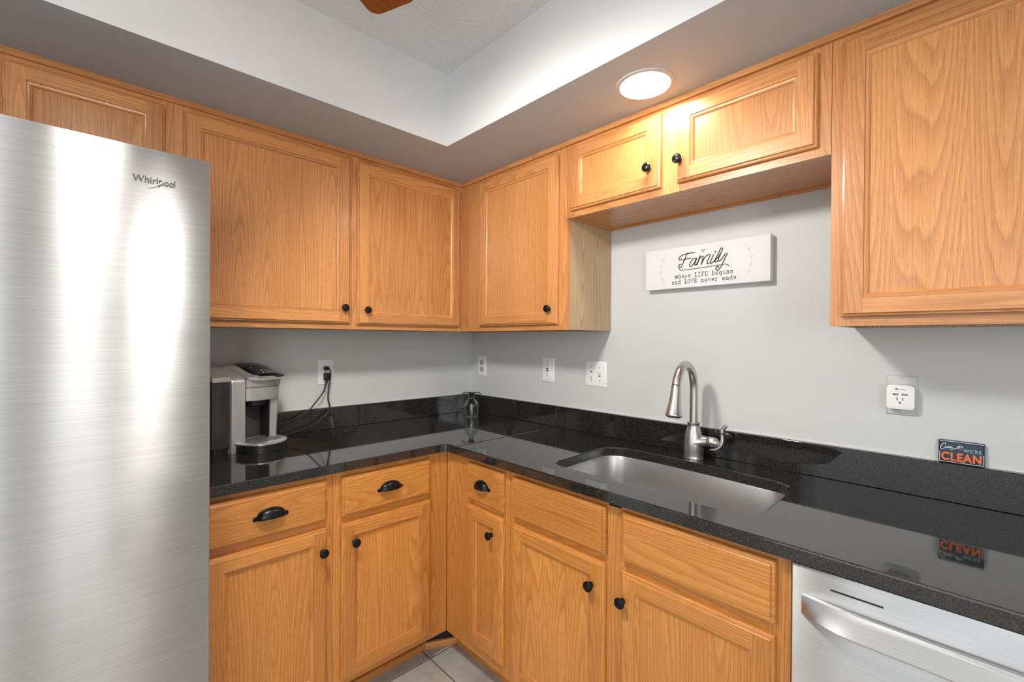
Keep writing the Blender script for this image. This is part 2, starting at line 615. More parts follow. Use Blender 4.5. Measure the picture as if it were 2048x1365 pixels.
wall_box('floor', -3.7, 0.0, -4.2, 0.0, -0.1, 0.0, TILE)
wall_box('wall_back', -3.7, 0.1, 0.0, 0.1, 0.0, ZCE + 0.1, WALL)
wall_box('wall_right', 0.0, 0.1, -4.2, 0.0, 0.0, ZCE + 0.1, WALL)
wall_box('ceiling', -3.7, 0.0, -4.2, 0.0, ZCE, ZCE + 0.1, CEIL)
mb = MB()   # front wall with the glazed door opening
mb.box(-3.7, -3.40, -4.2, -4.1, 0, ZCE)
mb.box(-2.50, -2.18, -4.2, -4.1, 0, ZCE)
mb.box(-3.40, -2.50, -4.2, -4.1, 0, 0.90)
mb.box(-3.40, -2.50, -4.2, -4.1, 2.10, ZCE)
mb.box(-1.26, 0.0, -4.2, -4.1, 0, ZCE)
mb.box(-2.18, -1.26, -4.2, -4.1, 2.2, ZCE)
struct(mb.build('wall_front', WALL))
mb = MB()   # left wall with a wide opening to the next room
mb.box(-3.6, -3.5, -4.1, -3.2, 0, ZCE)
mb.box(-3.6, -3.5, -0.9, 0.0, 0, ZCE)
mb.box(-3.6, -3.5, -3.2, -0.9, 2.3, ZCE)
struct(mb.build('wall_left', WALL))
mb = MB()   # glazed door frame: two narrow lights with a broad meeting stile
for a, c in ((-2.18, -1.94), (-1.77, -1.64), (-1.47, -1.26)):
    mb.box(a, c, -4.15, -4.10, 0, 2.2)
for a, c in ((-1.94, -1.77), (-1.64, -1.47)):
    mb.box(a, c, -4.15, -4.10, 0, 0.22)
    mb.box(a, c, -4.15, -4.10, 2.08, 2.2)
dr = struct(mb.build('door_1', WHITE))
mb = MB()
mb.box(-1.94, -1.77, -4.130, -4.124, 0.22, 2.08)
mb.box(-1.64, -1.47, -4.130, -4.124, 0.22, 2.08)
mb.build('glass', WGLASS, dr)

mb = MB()   # unseen window added in the front wall to let the fill in
for a, c in ((-3.40, -3.35), (-2.965, -2.935), (-2.55, -2.50)):
    mb.box(a, c, -4.15, -4.09, 0.90, 2.10)
for a, c in ((0.90, 0.95), (1.485, 1.515), (2.05, 2.10)):
    mb.box(-3.35, -2.55, -4.145, -4.095, a, c)
wn = struct(mb.build('fill_window_1', WHITE))
mb = MB()
mb.box(-3.35, -2.55, -4.130, -4.124, 0.95, 2.05)
mb.build('glass', WGLASS, wn)

# soffit: L-shaped dropped ceiling with a round hole for the can light
CANX, CANY, CANR = -0.454, -1.435, 0.078


def poly_with_holes(outer, holes, z, mats_face):
    bm = bmesh.new()
    edges = []
    for lp in [outer] + holes:
        vs = [bm.verts.new((p[0], p[1], z)) for p in lp]
        edges += [bm.edges.new((vs[i], vs[(i + 1) % len(vs)])) for i in range(len(vs))]
    bmesh.ops.triangle_fill(bm, use_beauty=True, use_dissolve=False, edges=edges)
    for f in bm.faces:
        mats_face([tuple(v.co) for v in f.verts])
    bm.free()


mb = MB()
circ = [(CANX + CANR * cos(2 * pi * k / 40), CANY + CANR * sin(2 * pi * k / 40)) for k in range(40)]
outer = [(-3.5, 0), (-3.5, -DS), (-DS, -DS), (-DS, -4.1), (0, -4.1), (0, 0)]
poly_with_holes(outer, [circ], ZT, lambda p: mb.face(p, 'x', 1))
mb.face([(-3.5, -DS, ZT), (-DS, -DS, ZT), (-DS, -DS, ZCE), (-3.5, -DS, ZCE)], 'x')
mb.face([(-DS, -DS, ZT), (-DS, -4.1, ZT), (-DS, -4.1, ZCE), (-DS, -DS, ZCE)], 'y')
struct(mb.build('ceiling_soffit', [SOFF, SOFF_UNDER]))

# wooden strips along the top of the wall cabinets
mb = MB()
mb.box(-2.44, -0.318, -0.322, -0.300, 2.116, 2.1345, 'x')
struct(mb.build('trim_1', OAK))
mb = MB()
mb.box(-0.322, -0.300, -2.51, -0.3005, 2.116, 2.1345, 'y')
struct(mb.build('trim_2', OAK))


# ------------------------------------------------------------------ cabinets
STILE = 0.052


def door_mesh(x0, x1, z0, z1, yf, th=0.0195):
    """frame of a recessed-panel door: front toward -y, back face at yf"""
    mb = MB()

    def rect(d, n):
        return [(x0 + d, yf - n, z0 + d), (x1 - d, yf - n, z0 + d), (x1 - d, yf - n, z1 - d), (x0 + d, yf - n, z1 - d)]

    def skirt(profile):
        for (d0, n0), (d1, n1) in zip(profile, profile[1:]):
            A, B = rect(d0, n0), rect(d1, n1)
            for i, g in enumerate(('x', 'z', 'x', 'z')):
                j = (i + 1) % 4
                mb.face([A[i], A[j], B[j], B[i]], g)
    mb.newboard()
    skirt([(0.0, 0.0), (0.0, 0.0095), (0.0022, 0.0125), (0.0062, 0.0138), (0.0072, th - 0.0012), (0.0086, th)])
    a, c = 0.0086, STILE - 0.006
    for xa, xb in ((x0 + a, x0 + c), (x1 - c, x1 - a)):
        mb.newboard()
        mb.face([(xa, yf - th, z0 + a), (xb, yf - th, z0 + a), (xb, yf - th, z1 - a), (xa, yf - th, z1 - a)], 'z')
    for za, zb in ((z0 + a, z0 + c), (z1 - c, z1 - a)):
        mb.newboard()
        mb.face([(x0 + c, yf - th, za), (x1 - c, yf - th, za), (x1 - c, yf - th, zb), (x0 + c, yf - th, zb)], 'x')
    mb.newboard()
    skirt([(c, th), (c + 0.0012, th - 0.0032), (c + 0.0052, th - 0.0040), (c + 0.0086, th - 0.0062), (c + 0.0116, th - 0.0098), (c + 0.0128, 0.006)])
    mb.face(rect(c + 0.0128, 0.004), 'z')
    mb.face(list(reversed(rect(0.0, 0.0))), 'z')
    return mb


def drawer_mesh(x0, x1, z0, z1, yf, th=0.0195):
    mb = MB()

    def rect(d, n):
        return [(x0 + d, yf - n, z0 + d), (x1 - d, yf - n, z0 + d), (x1 - d, yf - n, z1 - d), (x0 + d, yf - n, z1 - d)]
    pr = [(0.0, 0.0), (0.0, 0.0095), (0.0022, 0.0125), (0.0075, 0.0138), (0.0088, th - 0.0012), (0.0105, th)]
    for (d0, n0), (d1, n1) in zip(pr, pr[1:]):
        A, B = rect(d0, n0), rect(d1, n1)
        for i in range(4):
            j = (i + 1) % 4
            mb.face([A[i], A[j], B[j], B[i]], 'x')
    mb.face(rect(0.0105, th), 'x')
    mb.face(list(reversed(rect(0, 0))), 'x')
    return mb


def knob(parent, x, y, z, name='knob'):
    mb = MB()
    pr = [(0.0, 0.0), (0.0085, 0.0), (0.0085, -0.002), (0.0058, -0.004), (0.0052, -0.010), (0.0075, -0.0135), (0.0140, -0.0155), (0.0155, -0.0185), (0.0148, -0.0225),
          (0.0118, -0.0250), (0.0105, -0.0246), (0.0060, -0.0262), (0.0, -0.0266)]
    mb.lathe(pr, (x, y, z), 'y', 28)
    return mb.build(name, BRONZE, parent)


def cup_pull(parent, x, y, z, wid=0.098, hgt=0.031, dep=0.024):
    """half-shell bin pull, open underneath"""
    mb = MB()
    a = wid / 2 - 0.006
    NU, NV = 26, 9
    outer = [[(x - a * cos(pi * i / NU), y - 0.0012 - dep * max(0, sin(pi * i / NU)) ** 0.8 * sin(pi / 2 * j / NV) ** 0.9, z - 0.011 + hgt * max(0, sin(pi * i / NU)) ** 0.8 * cos(pi / 2 * j / NV)) for j in range(NV + 1)] for i in range(NU + 1)]
    inner = [[(x + (p[0] - x) * 0.95, y - 0.0008 + (p[1] - y) * 0.88, z - 0.011 + (p[2] - z + 0.011) * 0.90) for p in row] for row in outer]
    for S in (outer, inner):
        for i in range(NU):
            for j in range(NV):
                mb.face([S[i][j], S[i + 1][j], S[i + 1][j + 1], S[i][j + 1]])
    for i in range(NU):
        mb.face([outer[i][NV], outer[i + 1][NV], inner[i + 1][NV], inner[i][NV]])
        mb.face([outer[i][0], outer[i + 1][0], inner[i + 1][0], inner[i][0]])
    for sgn in (-1, 1):
        mb.lathe([(0, 0), (0.0072, 0), (0.0068, -0.0022), (0.0030, -0.0030), (0.0026, -0.0042), (0, -0.0046)], (x + sgn * (wid / 2 - 0.004), y, z - 0.0085), 'y', 16)
    return mb.build('cup_pull', BRONZE, parent, smooth=50)


def cabinet(name, label, x0, x1, z0, z1, depth, rot, doors=(), drawers=(), frame=(), wood=OAK, case=LAMI, side=None, zbase=None, group=None):
    """x along the wall, y into it; face frame front at y = -depth"""
    org = (x0, 0.0) if rot == 0 else (0.0, -x0)
    root = thing(name, label, 'cabinet', (org[0], org[1], 0), rot, group)
    off = (x0, 0, 0)
    yf = -depth
    fz0 = z0
    mb = MB()   # carcass panels
    t = 0.014
    cz0 = z0 if zbase is None else zbase
    for xa, xb in ((x0 + 0.001, x0 + t), (x1 - t, x1 - 0.001)):
        mb.box(xa, xb, yf + 0.019, -0.003, cz0 + 0.001, z1 - 0.001, 'z')
    mb.box(x0 + t, x1 - t, -0.010, -0.003, cz0 + 0.001, z1 - 0.001, 'z')
    mb.build('case', case, root, off=off)
    mb = MB()
    mb.box(x0 + t, x1 - t, yf + 0.019, -0.010, z0 + 0.008, z0 + 0.022, 'x')
    mb.build('bottom_panel', wood, root, off=off)
    if zbase is None:
        mb = MB()
        mb.box(x0 + t, x1 - t, yf + 0.019, -0.010, z1 - 0.016, z1 - 0.002, 'x')
        mb.build('top_panel', wood, root, off=off)
    mb = MB()
    for kind, a, c in frame:   # ('z', x0, x1): stile; ('x', (xa, xb), (za, zb)): rail
        if kind == 'z':
            mb.box(a, c, yf, yf + 0.019, z0, z1, 'z')
        else:
            mb.box(a[0], a[1], yf + 0.0003, yf + 0.019, c[0], c[1], 'x')
    mb.build('face_frame', wood, root, off=off)
    for (a, c, za, zb, kn) in doors:
        d = door_mesh(a, c, za, zb, yf - 0.0015).build('door', wood, root, off=off)
        mb = MB()
        i = STILE + 0.004
        mb.newboard()
        mb.box(a + i, c - i, yf - 0.0015 - 0.0090, yf - 0.0015 - 0.0045, za + i, zb - i, 'z')
        mb.build('panel', wood, d, off=off)
        if kn:
            knob(d, kn[0] - x0, yf - 0.0205, kn[1])
    for (a, c, za, zb, pull) in drawers:
        d = drawer_mesh(a, c, za, zb, yf - 0.0015).build('drawer', wood, root, off=off)
        if pull:
            cup_pull(d, pull[0] - x0, yf - 0.0208, pull[1], **(pull[2] if len(pull) > 2 else {}))
    return root


UD = 0.311
# left run, wall cabinets
cabinet('wall_cabinet', 'short oak wall cabinet above the refrigerator', -2.42, -1.505, 1.83, ZT, UD, 0,
        doors=[(-1.884, -1.530, 1.850, 2.099, None), (-2.395, -1.940, 1.850, 2.099, None)],
        frame=[('z', -1.545, -1.5055), ('z', -2.42, -2.38), ('z', -1.95, -1.875), ('x', (-2.38, -1.545), (1.83, 1.87)), ('x', (-2.38, -1.545), (2.08, ZT))])
cabinet('wall_cabinet', 'wide single-door oak wall cabinet right of the refrigerator, above the coffee maker', -1.505, -0.895, ZU, ZT, UD, 0,
        doors=[(-1.480, -0.908, 1.402, 2.099, (-0.937, 1.467))],
        frame=[('z', -1.5045, -1.465), ('z', -0.935, -0.8955), ('x', (-1.465, -0.935), (ZU, 1.42)), ('x', (-1.465, -0.935), (2.08, ZT))])
cabinet('wall_cabinet', 'narrower oak wall cabinet in the corner on the refrigerator side, knob at its lower left', -0.895, -0.3115, ZU, ZT, UD, 0,
        doors=[(-0.876, -0.333, 1.400, 2.097, (-0.838, 1.463))],
        frame=[('z', -0.8945, -0.855), ('z', -0.355, -0.3115), ('x', (-0.855, -0.355), (ZU, 1.42)), ('x', (-0.855, -0.355), (2.08, ZT))])
# right run, wall cabinets (x = distance from the corner)
cabinet('wall_cabinet', 'oak corner wall cabinet on the sink side with a pale laminate end', 0.002, 1.009, ZU, ZT, UD, RIGHT,
        doors=[(0.468, 0.968, 1.402, 2.096, (0.933, 1.467))],
        frame=[('z', 0.312, 0.480), ('z', 0.955, 1.0085), ('x', (0.480, 0.955), (ZU, 1.42)), ('x', (0.480, 0.955), (2.08, ZT))])
cabinet('wall_cabinet', 'short oak wall cabinet with two doors over the sink', 1.009, 1.892, 1.827, ZT, UD, RIGHT, case=OAK,
        doors=[(1.032, 1.418, 1.851, 2.100, (1.380, 1.922)), (1.476, 1.863, 1.851, 2.100, (1.488, 1.921))],
        frame=[('z', 1.0095, 1.050), ('z', 1.400, 1.490), ('z', 1.852, 1.8915), ('x', (1.05, 1.40), (1.827, 1.868)), ('x', (1.49, 1.852), (1.827, 1.868)), ('x', (1.05, 1.40), (2.08, ZT)), ('x', (1.49, 1.852), (2.08, ZT))])
cabinet('wall_cabinet', 'tall oak wall cabinet above the dishwasher at the right edge', 1.892, 2.502, ZU, ZT, UD, RIGHT,
        doors=[(1.917, 2.478, 1.402, 2.100, None)],
        frame=[('z', 1.8925, 1.935), ('z', 2.46, 2.5015), ('x', (1.935, 2.46), (ZU, 1.42)), ('x', (1.935, 2.46), (2.08, ZT))])
# base cabinets
BD = 0.605
ZB0, ZB1 = 0.104, 0.8735


def brails(a, c):
    return [('x', (a, c), (ZB0, 0.150)), ('x', (a, c), (0.665, 0.735)), ('x', (a, c), (0.835, ZB1))]


kick = {}
c1 = cabinet('base_cabinet', 'oak base cabinet beside the refrigerator with one drawer and one door', -1.487, -1.090, ZB0, ZB1, BD, 0, wood=OAKB, zbase=ZB0,
             drawers=[(-1.466, -1.115, 0.713, 0.853, (-1.293, 0.787))], doors=[(-1.466, -1.115, 0.131, 0.688, (-1.133, 0.613))],
             frame=[('z', -1.4865, -1.445), ('z', -1.135, -1.0905)] + brails(-1.445, -1.135))
c2 = cabinet('base_cabinet', 'oak base cabinet left of the inside corner with a wild-grained drawer', -1.090, -0.606, ZB0, ZB1, BD, 0, wood=OAKB, zbase=ZB0,
             drawers=[(-1.063, -0.699, 0.710, 0.851, (-0.881, 0.784))], doors=[(-1.064, -0.697, 0.131, 0.684, (-1.020, 0.614))],
             frame=[('z', -1.0895, -1.045), ('z', -0.72, -0.6065)] + brails(-1.045, -0.72))
c3 = cabinet('base_cabinet', 'narrow oak base cabinet right of the inside corner with a small drawer', 0.010, 0.995, ZB0, ZB1, BD, RIGHT, wood=OAKB, zbase=ZB0,
             drawers=[(0.761, 0.971, 0.708, 0.854, (0.862, 0.785, dict(wid=0.088)))], doors=[(0.760, 0.971, 0.152, 0.688, (0.917, 0.615))],
             frame=[('z', 0.607, 0.780), ('z', 0.952, 0.9945)] + brails(0.78, 0.952))
c4 = cabinet('base_cabinet', 'wide oak sink base cabinet with two false drawer fronts and two doors', 0.995, 1.886, ZB0, ZB1, BD, RIGHT, wood=OAKB, zbase=ZB0,
             drawers=[(1.020, 1.413, 0.709, 0.853, None), (1.468, 1.859, 0.714, 0.855, None)],
             doors=[(1.022, 1.411, 0.131, 0.686, (1.370, 0.612)), (1.468, 1.858, 0.131, 0.688, (1.478, 0.609))],
             frame=[('z', 0.9955, 1.040), ('z', 1.395, 1.485), ('z', 1.84, 1.8855)] + brails(1.04, 1.395) + brails(1.485, 1.84))
# black catch plate tucked under the counter edge
mb = MB()
mb.box(1.425 - 0.995, 1.462 - 0.995, -BD - 0.012, -BD, 0.8615, 0.8725)
mb.box(1.430 - 0.995, 1.457 - 0.995, -BD - 0.014, -BD - 0.012, 0.864, 0.866)
tag(mb.build('catch_plate', BLACK, c4), 'small black catch plate under the counter')
# toe boards, part of each cabinet
for root, x0, a, c in ((c1, -1.487, -1.487, -1.09), (c2, -1.09, -1.0895, -0.66), (c3, 0.010, 0.60, 0.995), (c4, 0.995, 0.9955, 1.886)):
    mb = MB()
    mb.box(a, c, -0.505, -0.488, 0.0, ZB0)
    mb.build('toe_board', MATTE, root, off=(x0, 0, 0))
# quarter-round strips at the toe boards, the short one angled across the corner
def strip(name, p, q, mat=OAKB, h=0.026, t=0.014):
    mb = MB()
    d = (Vector(q) - Vector(p))
    nn = Vector((d.y, -d.x, 0)).normalized() if len(q) == 3 else Vector((d.y, -d.x)).normalized()
    sec = [(0, 0.0), (t, 0.0), (t, h * 0.6), (t * 0.75, h * 0.9), (t * 0.4, h), (0, h)]
    rings = []
    for e in (p, q):
        rings.append([(e[0] + nn.x * s_, e[1] + nn.y * s_, z) for s_, z in sec])
    mb.newboard()
    g = 'x' if abs(d.x) > abs(d.y) else 'y'
    mb.loops(rings, True, True, grain=g)
    return struct(mb.build(name, mat))


strip('baseboard_back', (-1.487, -0.506), (-0.650, -0.506))
strip('baseboard_corner', (-0.648, -0.507), (-0.522, -0.569))
strip('baseboard_right', (-0.520, -0.572), (-0.506, -1.886))
mb = MB()
mb.loops([[(-0.662, -0.489, 0), (-0.660, -0.504, 0), (-0.508, -0.568, 0), (-0.490, -0.556, 0)], [(-0.662, -0.489, ZB0 - 0.001), (-0.660, -0.504, ZB0 - 0.001), (-0.508, -0.568, ZB0 - 0.001), (-0.490, -0.556, ZB0 - 0.001)]])
struct(mb.build('baseboard_toe', MATTE))


# ------------------------------------------------------------------ countertop, backsplash, sink
def arc(cx, cy, r, t0, t1, n=8):
    return [(cx + r * cos(t0 + (t1 - t0) * k / n), cy + r * sin(t0 + (t1 - t0) * k / n)) for k in range(n + 1)]


def offset_loop(lp, d):
    """shift a CCW loop outward by d"""
    n = len(lp)
    out = []
    for i in range(n):
        a, b_, c = Vector(lp[i - 1]), Vector(lp[i]), Vector(lp[(i + 1) % n])
        e1, e2 = (b_ - a).normalized(), (c - b_).normalized()
        n1, n2 = Vector((e1.y, -e1.x)), Vector((e2.y, -e2.x))
        mm = (n1 + n2)
        mm = mm / max(mm.dot(n1), 0.3) if mm.length > 1e-6 else n1
        out.append(tuple(b_ + mm * d))
    return out


# sink opening, counter-clockwise, from the photo: bowed back edge, soft corners
HOLE = ([(-0.530, -1.205), (-0.534, -1.40), (-0.535, -1.60)][::-1])
pts = arc(-0.435, -1.687, 0.100, pi, 1.5 * pi, 8) + arc(-0.250, -1.707, 0.080, 1.5 * pi, 2 * pi, 8)
pts += [(-0.160, -1.60), (-0.150, -1.45), (-0.146, -1.32), (-0.150, -1.22)]
pts += arc(-0.235, -1.197, 0.082, 0.05 * pi, 0.5 * pi, 8) + arc(-0.475, -1.180, 0.058, 0.56 * pi, pi, 7)
pts += [(-0.5335, -1.30), (-0.535, -1.45), (-0.535, -1.58)]
HOLE = pts
ZS = 0.875


def slab(name, outer, hole, label):
    root_off = (0, 0, 0)
    mb = MB()
    prof = [(0.0, ZS), (0.0, ZC - 0.004), (-0.0012, ZC - 0.0012), (-0.004, ZC)]
    O = [[(x, y, z) for x, y in offset_loop(outer, d)] for d, z in prof]
    mb.loops(O, False, False)
    holes = []
    if hole:
        H = [[(x, y, z) for x, y in offset_loop(hole, -d)] for d, z in prof]
        mb.loops(H, False, False)
        holes = [[p[:2] for p in H[-1]]]
    poly_with_holes([p[:2] for p in O[-1]], holes, ZC, lambda p: mb.face(p, 'x'))
    poly_with_holes([p[:2] for p in O[0]], [hole] if hole else [], ZS, lambda p: mb.face(p, 'x'))
    o = mb.build(name, GRAN, smooth=18)
    return tag(o, label, 'countertop', 'polished black granite worktops')


NOSE = 0.635
SEAM = -0.706
inner = [(-NOSE - 0.030 + 0.030 * sin(pi / 2 * k / 6), -NOSE - 0.030 + 0.030 * cos(pi / 2 * k / 6)) for k in range(7)]
slab('countertop', [(-1.488, -0.002), (-1.488, -NOSE)] + inner + [(-NOSE, SEAM + 0.0006), (-0.002, SEAM + 0.0006), (-0.002, -0.002)], None,
     'black granite corner worktop under the coffee maker and glass bottle')
slab('countertop', [(-NOSE, SEAM - 0.0006), (-NOSE, -2.502), (-0.002, -2.502), (-0.002, SEAM - 0.0006)], HOLE,
     'long black granite worktop with the sink cut into it')


def splash(name, x0, x1, y0, y1, label):
    mb = MB()
    mb.box(x0, x1, y0, y1, ZC + 0.0004, 1.0105)
    o = mb.build(name, GRAN)
    bv = o.modifiers.new('ease', 'BEVEL')
    bv.width = 0.0015
    bv.segments = 2
    return tag(o, label, 'backsplash', 'low black granite upstands')


splash('backsplash', -1.488, -0.0225, -0.022, -0.0005, 'black granite upstand along the wall behind the coffee maker')
splash('backsplash', -0.022, -0.0005, SEAM + 0.0005, -0.0005, 'short black granite upstand from the corner to the counter seam')
splash('backsplash', -0.022, -0.0005, -2.502, SEAM - 0.0005, 'long black granite upstand behind the faucet')
# bead of pale caulk on top of the upstands
mb = MB()
mb.box(-1.487, -0.004, -0.0042, -0.0002, 1.0107, 1.0140)
mb.box(-0.0042, -0.0002, -2.50, -0.004, 1.0107, 1.0140)
struct(mb.build('trim_3', TRIMW))

# sink
root = thing('sink', 'stainless steel undermount sink below the faucet', 'sink', (-0.34, -1.45, ZS))
off = (-0.34, -1.45, ZS)
mb = MB()
R = []
for d, z in ((0.020, ZS - 0.0020), (0.005, ZS - 0.0020), (0.003, ZS - 0.006), (0.0, ZS - 0.10), (-0.006, ZS - 0.165), (-0.018, ZS - 0.190), (-0.034, ZS - 0.202), (-0.050, ZS - 0.205)):
    R.append([(x, y, z) for x, y in offset_loop(HOLE, d)])
cx, cy = -0.34, -1.45
R.append([(cx + (x - cx) * 0.4, cy + (y - cy) * 0.4, ZS - 0.209) for x, y, z in R[-1]])
R.append([(cx + 0.045 * cos(k * 2 * pi / len(HOLE) + 3.6), cy + 0.045 * sin(k * 2 * pi / len(HOLE) + 3.6), ZS - 0.211) for k in range(len(HOLE))])
mb.loops(R, False, True)
o = mb.build('basin', SINKM, root, smooth=60, off=off)
sd = o.modifiers.new('sheet', 'SOLIDIFY')
sd.thickness = 0.0012
sd.offset = -1
mb = MB()
mb.lathe([(0.044, 0.0), (0.044, 0.003), (0.036, 0.004), (0.033, 0.0015), (0.0, 0.001)], (0, 0, -0.2108), seg=32)
mb.build('drain', NICK, root)

# faucet
FX, FY = -0.088, -1.431
root = thing('faucet', 'brushed nickel gooseneck faucet behind the sink', 'faucet', (FX, FY, ZC), radians(-90 + 7))
# local: -y points to the sink (away from the wall), +x to the right of someone at the sink
mb = MB()
mb.lathe([(0.0, 0.0003), (0.0345, 0.0003), (0.0350, 0.003), (0.0338, 0.006), (0.0335, 0.012), (0.0345, 0.030), (0.0352, 0.048), (0.0340, 0.066), (0.0300, 0.088), (0.0248, 0.104), (0.0215, 0.116),
          (0.0205, 0.124), (0.0222, 0.127), (0.0222, 0.131), (0.0195, 0.132), (0.0, 0.132)], seg=40)
mb.build('base', NICK, root, smooth=40)
mb = MB()   # side valve housing blending out of the body
mb.tube([(0.010, 0, 0.062), (0.024, 0, 0.064), (0.036, 0, 0.066), (0.050, 0, 0.067)], [0.034, 0.027, 0.0205, 0.0185], 28)
mb.build('valve_housing', NICK, root, smooth=60)
mb = MB()
mb.tube([(0.0505, 0, 0.067), (0.052, 0, 0.067), (0.066, 0, 0.067), (0.078, 0, 0.066), (0.086, 0, 0.065), (0.0905, 0, 0.064), (0.092, 0, 0.0638)], [0.0178, 0.0188, 0.0186, 0.0165, 0.0120, 0.006, 0.001], 28)
lev = mb.build('handle', NICK, root, smooth=60)
mb = MB()
lp = spline([(0.060, -0.010, 0.041), (0.078, -0.008, 0.044), (0.094, -0.005, 0.056), (0.100, -0.002, 0.076), (0.098, 0.0, 0.098), (0.100, 0.0, 0.116), (0.113, 0.0, 0.132)], 5)
nl = len(lp)
mb.tube(lp, [0.0035 + 0.0035 * sin(pi * min(1, i / (nl - 1) * 1.15)) + (0.003 if i > nl * 0.7 else 0) for i in range(nl)], 14, sx=1.5)
mb.build('lever', NICK, lev, smooth=60)
pole = [(0, 0, 0.128 + 0.125 * k / 4) for k in range(5)]
AR = 0.094
AE = radians(163)
ap = [(0, -AR + AR * cos(AE * k / 22), 0.253 + AR * sin(AE * k / 22)) for k in range(1, 23)]
mb = MB()
mb.tube(pole + ap, 0.0145, 24)
mb.build('spout', NICK, root, smooth=60)
hd0 = Vector(ap[-1])
hdir = Vector((0, -0.22, -0.9755))


def along(lo_hi):
    return [tuple(hd0 + hdir * h) for r_, h in lo_hi], [r_ for r_, h in lo_hi]


hpr = [(0.0143, 0.0006), (0.0152, 0.002), (0.0154, 0.008), (0.0160, 0.024), (0.0182, 0.050), (0.0215, 0.074), (0.0246, 0.091), (0.0268, 0.099), (0.0278, 0.1015), (0.0270, 0.104), (0.0225, 0.1048)]
mb = MB()
mb.tube(*along(hpr), 32)
hd = mb.build('spray_head', NICK, root, smooth=40)
mb = MB()
mb.tube(*along([(0.0222, 0.1040), (0.0222, 0.1055), (0.0200, 0.1080), (0.0120, 0.1090)]), 28)
mb.build('aerator', CHARC, hd)
mb = MB()
mb.tube(*along([(0.01475, -0.0006), (0.01475, 0.0008)]), 28)
mb.build('seal', BLACK, hd)

# ------------------------------------------------------------------ dishwasher
root = thing('dishwasher', 'stainless steel dishwasher under the counter at the right', 'dishwasher', (0, -1.891, 0), RIGHT)
W = 0.597
mb = MB()
mb.box(0.003, W - 0.003, -0.585, -0.03, 0.02, 0.868)
mb.build('body', CHARC, root)
mb = MB()
mb.rbox(0.001, W, -0.628, -0.587, 0.112, 0.8705, 0.003, 'z', 3, 0.0015)
dd = mb.build('door', STEEL, root)
mb = MB()
mb.box(0.070, 0.153, -0.6290, -0.6275, 0.8365, 0.8400)
tag(mb.build('vent_slot', SHAD, dd), 'thin black vent slot')
mb = MB()
n = 24
rings = []
for k in range(n + 1):
    t = k / n
    x = 0.021 + (W - 0.042) * t
    q = (1 - max(0.0, 1 - min(t, 1 - t) / 0.16) ** 2)
    nt_, nb_ = 0.004 + 0.0125 * q, 0.006 + 0.035 * q
    yd = -0.6278
    back = yd - max(0.0005, nt_ - 0.010)
    rings.append([(x, yd - nb_, 0.772), (x, yd - nb_ - 0.0006, 0.775), (x, yd - nt_ - 0.0014, 0.8085), (x, yd - nt_, 0.811), (x, back, 0.811), (x, yd - max(0.0005, nb_ - 0.012), 0.772)])
mb.loops(rings)
for xa in (0.021, W - 0.041):
    mb.box(xa, xa + 0.014, -0.633, -0.6275, 0.7735, 0.8105)
mb.build('handle', STEELH, dd, smooth=30)
mb = MB()
mb.box(0.003, W - 0.003, -0.53, -0.51, 0.0, 0.108)
mb.build('toe_board', MATTE, root)

# ------------------------------------------------------------------ refrigerator
FRX1 = -1.4915
FW = 0.908
FYF = -0.840
root = thing('refrigerator', 'tall stainless steel refrigerator at the left edge', 'refrigerator', (FRX1 - FW / 2, -0.03, 0))
off = (FRX1 - FW / 2, -0.03, 0)
mb = MB()
mb.box(FRX1 - FW + 0.004, FRX1 - 0.004, -0.765, -0.03, 0.02, 1.765)
mb.build('body', plain('dark_grey_cabinet_paint', (0.12, 0.12, 0.12), 0.5), root, off=off)
for xa, xb, hx_ in ((FRX1 - 0.512, FRX1, FRX1 - 0.475), (FRX1 - FW, FRX1 - 0.518, FRX1 - 0.555)):
    mb = MB()
    mb.rbox(xa, xb, FYF, -0.770, 0.06, 1.7775, 0.004, 'z', 4, 0.0025)
    dd = mb.build('door', STEEL, root, off=off)
    mb = MB()
    hp = [(hx_, FYF, 0.72), (hx_, FYF - 0.045, 0.735), (hx_, FYF - 0.05, 0.76), (hx_, FYF - 0.05, 1.50), (hx_, FYF - 0.045, 1.525), (hx_, FYF, 1.54)]
    mb.tube(hp, 0.011, 12)
    mb.build('handle', STEELH, dd, smooth=60, off=off)
    if xb == FRX1:
        mb = MB()
        text_mesh(mb, 'Whirl', -1.6412, -1.5955, 1.6960, 1.7115, FYF - 0.0006, 0.012, 0.0010, 0)
        # p drawn with its bowl, then ool
        ribbon(mb, [(-1.5930, 1.7060), (-1.5930, 1.6915)], 0.0019, FYF - 0.0006, False, 0.0010)
        ribbon(mb, [(-1.5930, 1.7045), (-1.5900, 1.7062), (-1.5868, 1.7048), (-1.5856, 1.7012), (-1.5870, 1.6976), (-1.5900, 1.6962), (-1.5930, 1.6978)], 0.0018, FYF - 0.0006, True, 0.0010)
        text_mesh(mb, 'ool', -1.5838, -1.5630, 1.6958, 1.7115, FYF - 0.0006, 0.012, 0.0010, 0)
        bd = mb.build('badge', plain('badge_grey', (0.15, 0.15, 0.15), 0.4, 0.3), dd, off=off)
        tag(bd, 'raised grey lettering')
        mb = MB()
        ribbon(mb, [(-1.5925, 1.7100), (-1.5880, 1.7120), (-1.5842, 1.7112), (-1.5850, 1.7070), (-1.5895, 1.7010), (-1.5950, 1.6958), (-1.6020, 1.6910), (-1.6085, 1.6882), (-1.6128, 1.6892), (-1.6130, 1.6920)],
               [0.0006, 0.0016, 0.0012, 0.0014, 0.0018, 0.0020, 0.0022, 0.0018, 0.0012, 0.0005], FYF - 0.0014, True, 0.0014)
        tag(mb.build('swoosh', plain('badge_chrome', (0.85, 0.85, 0.85), 0.25, 0.2), dd, off=off), 'chrome swoosh through the lettering')
mb = MB()
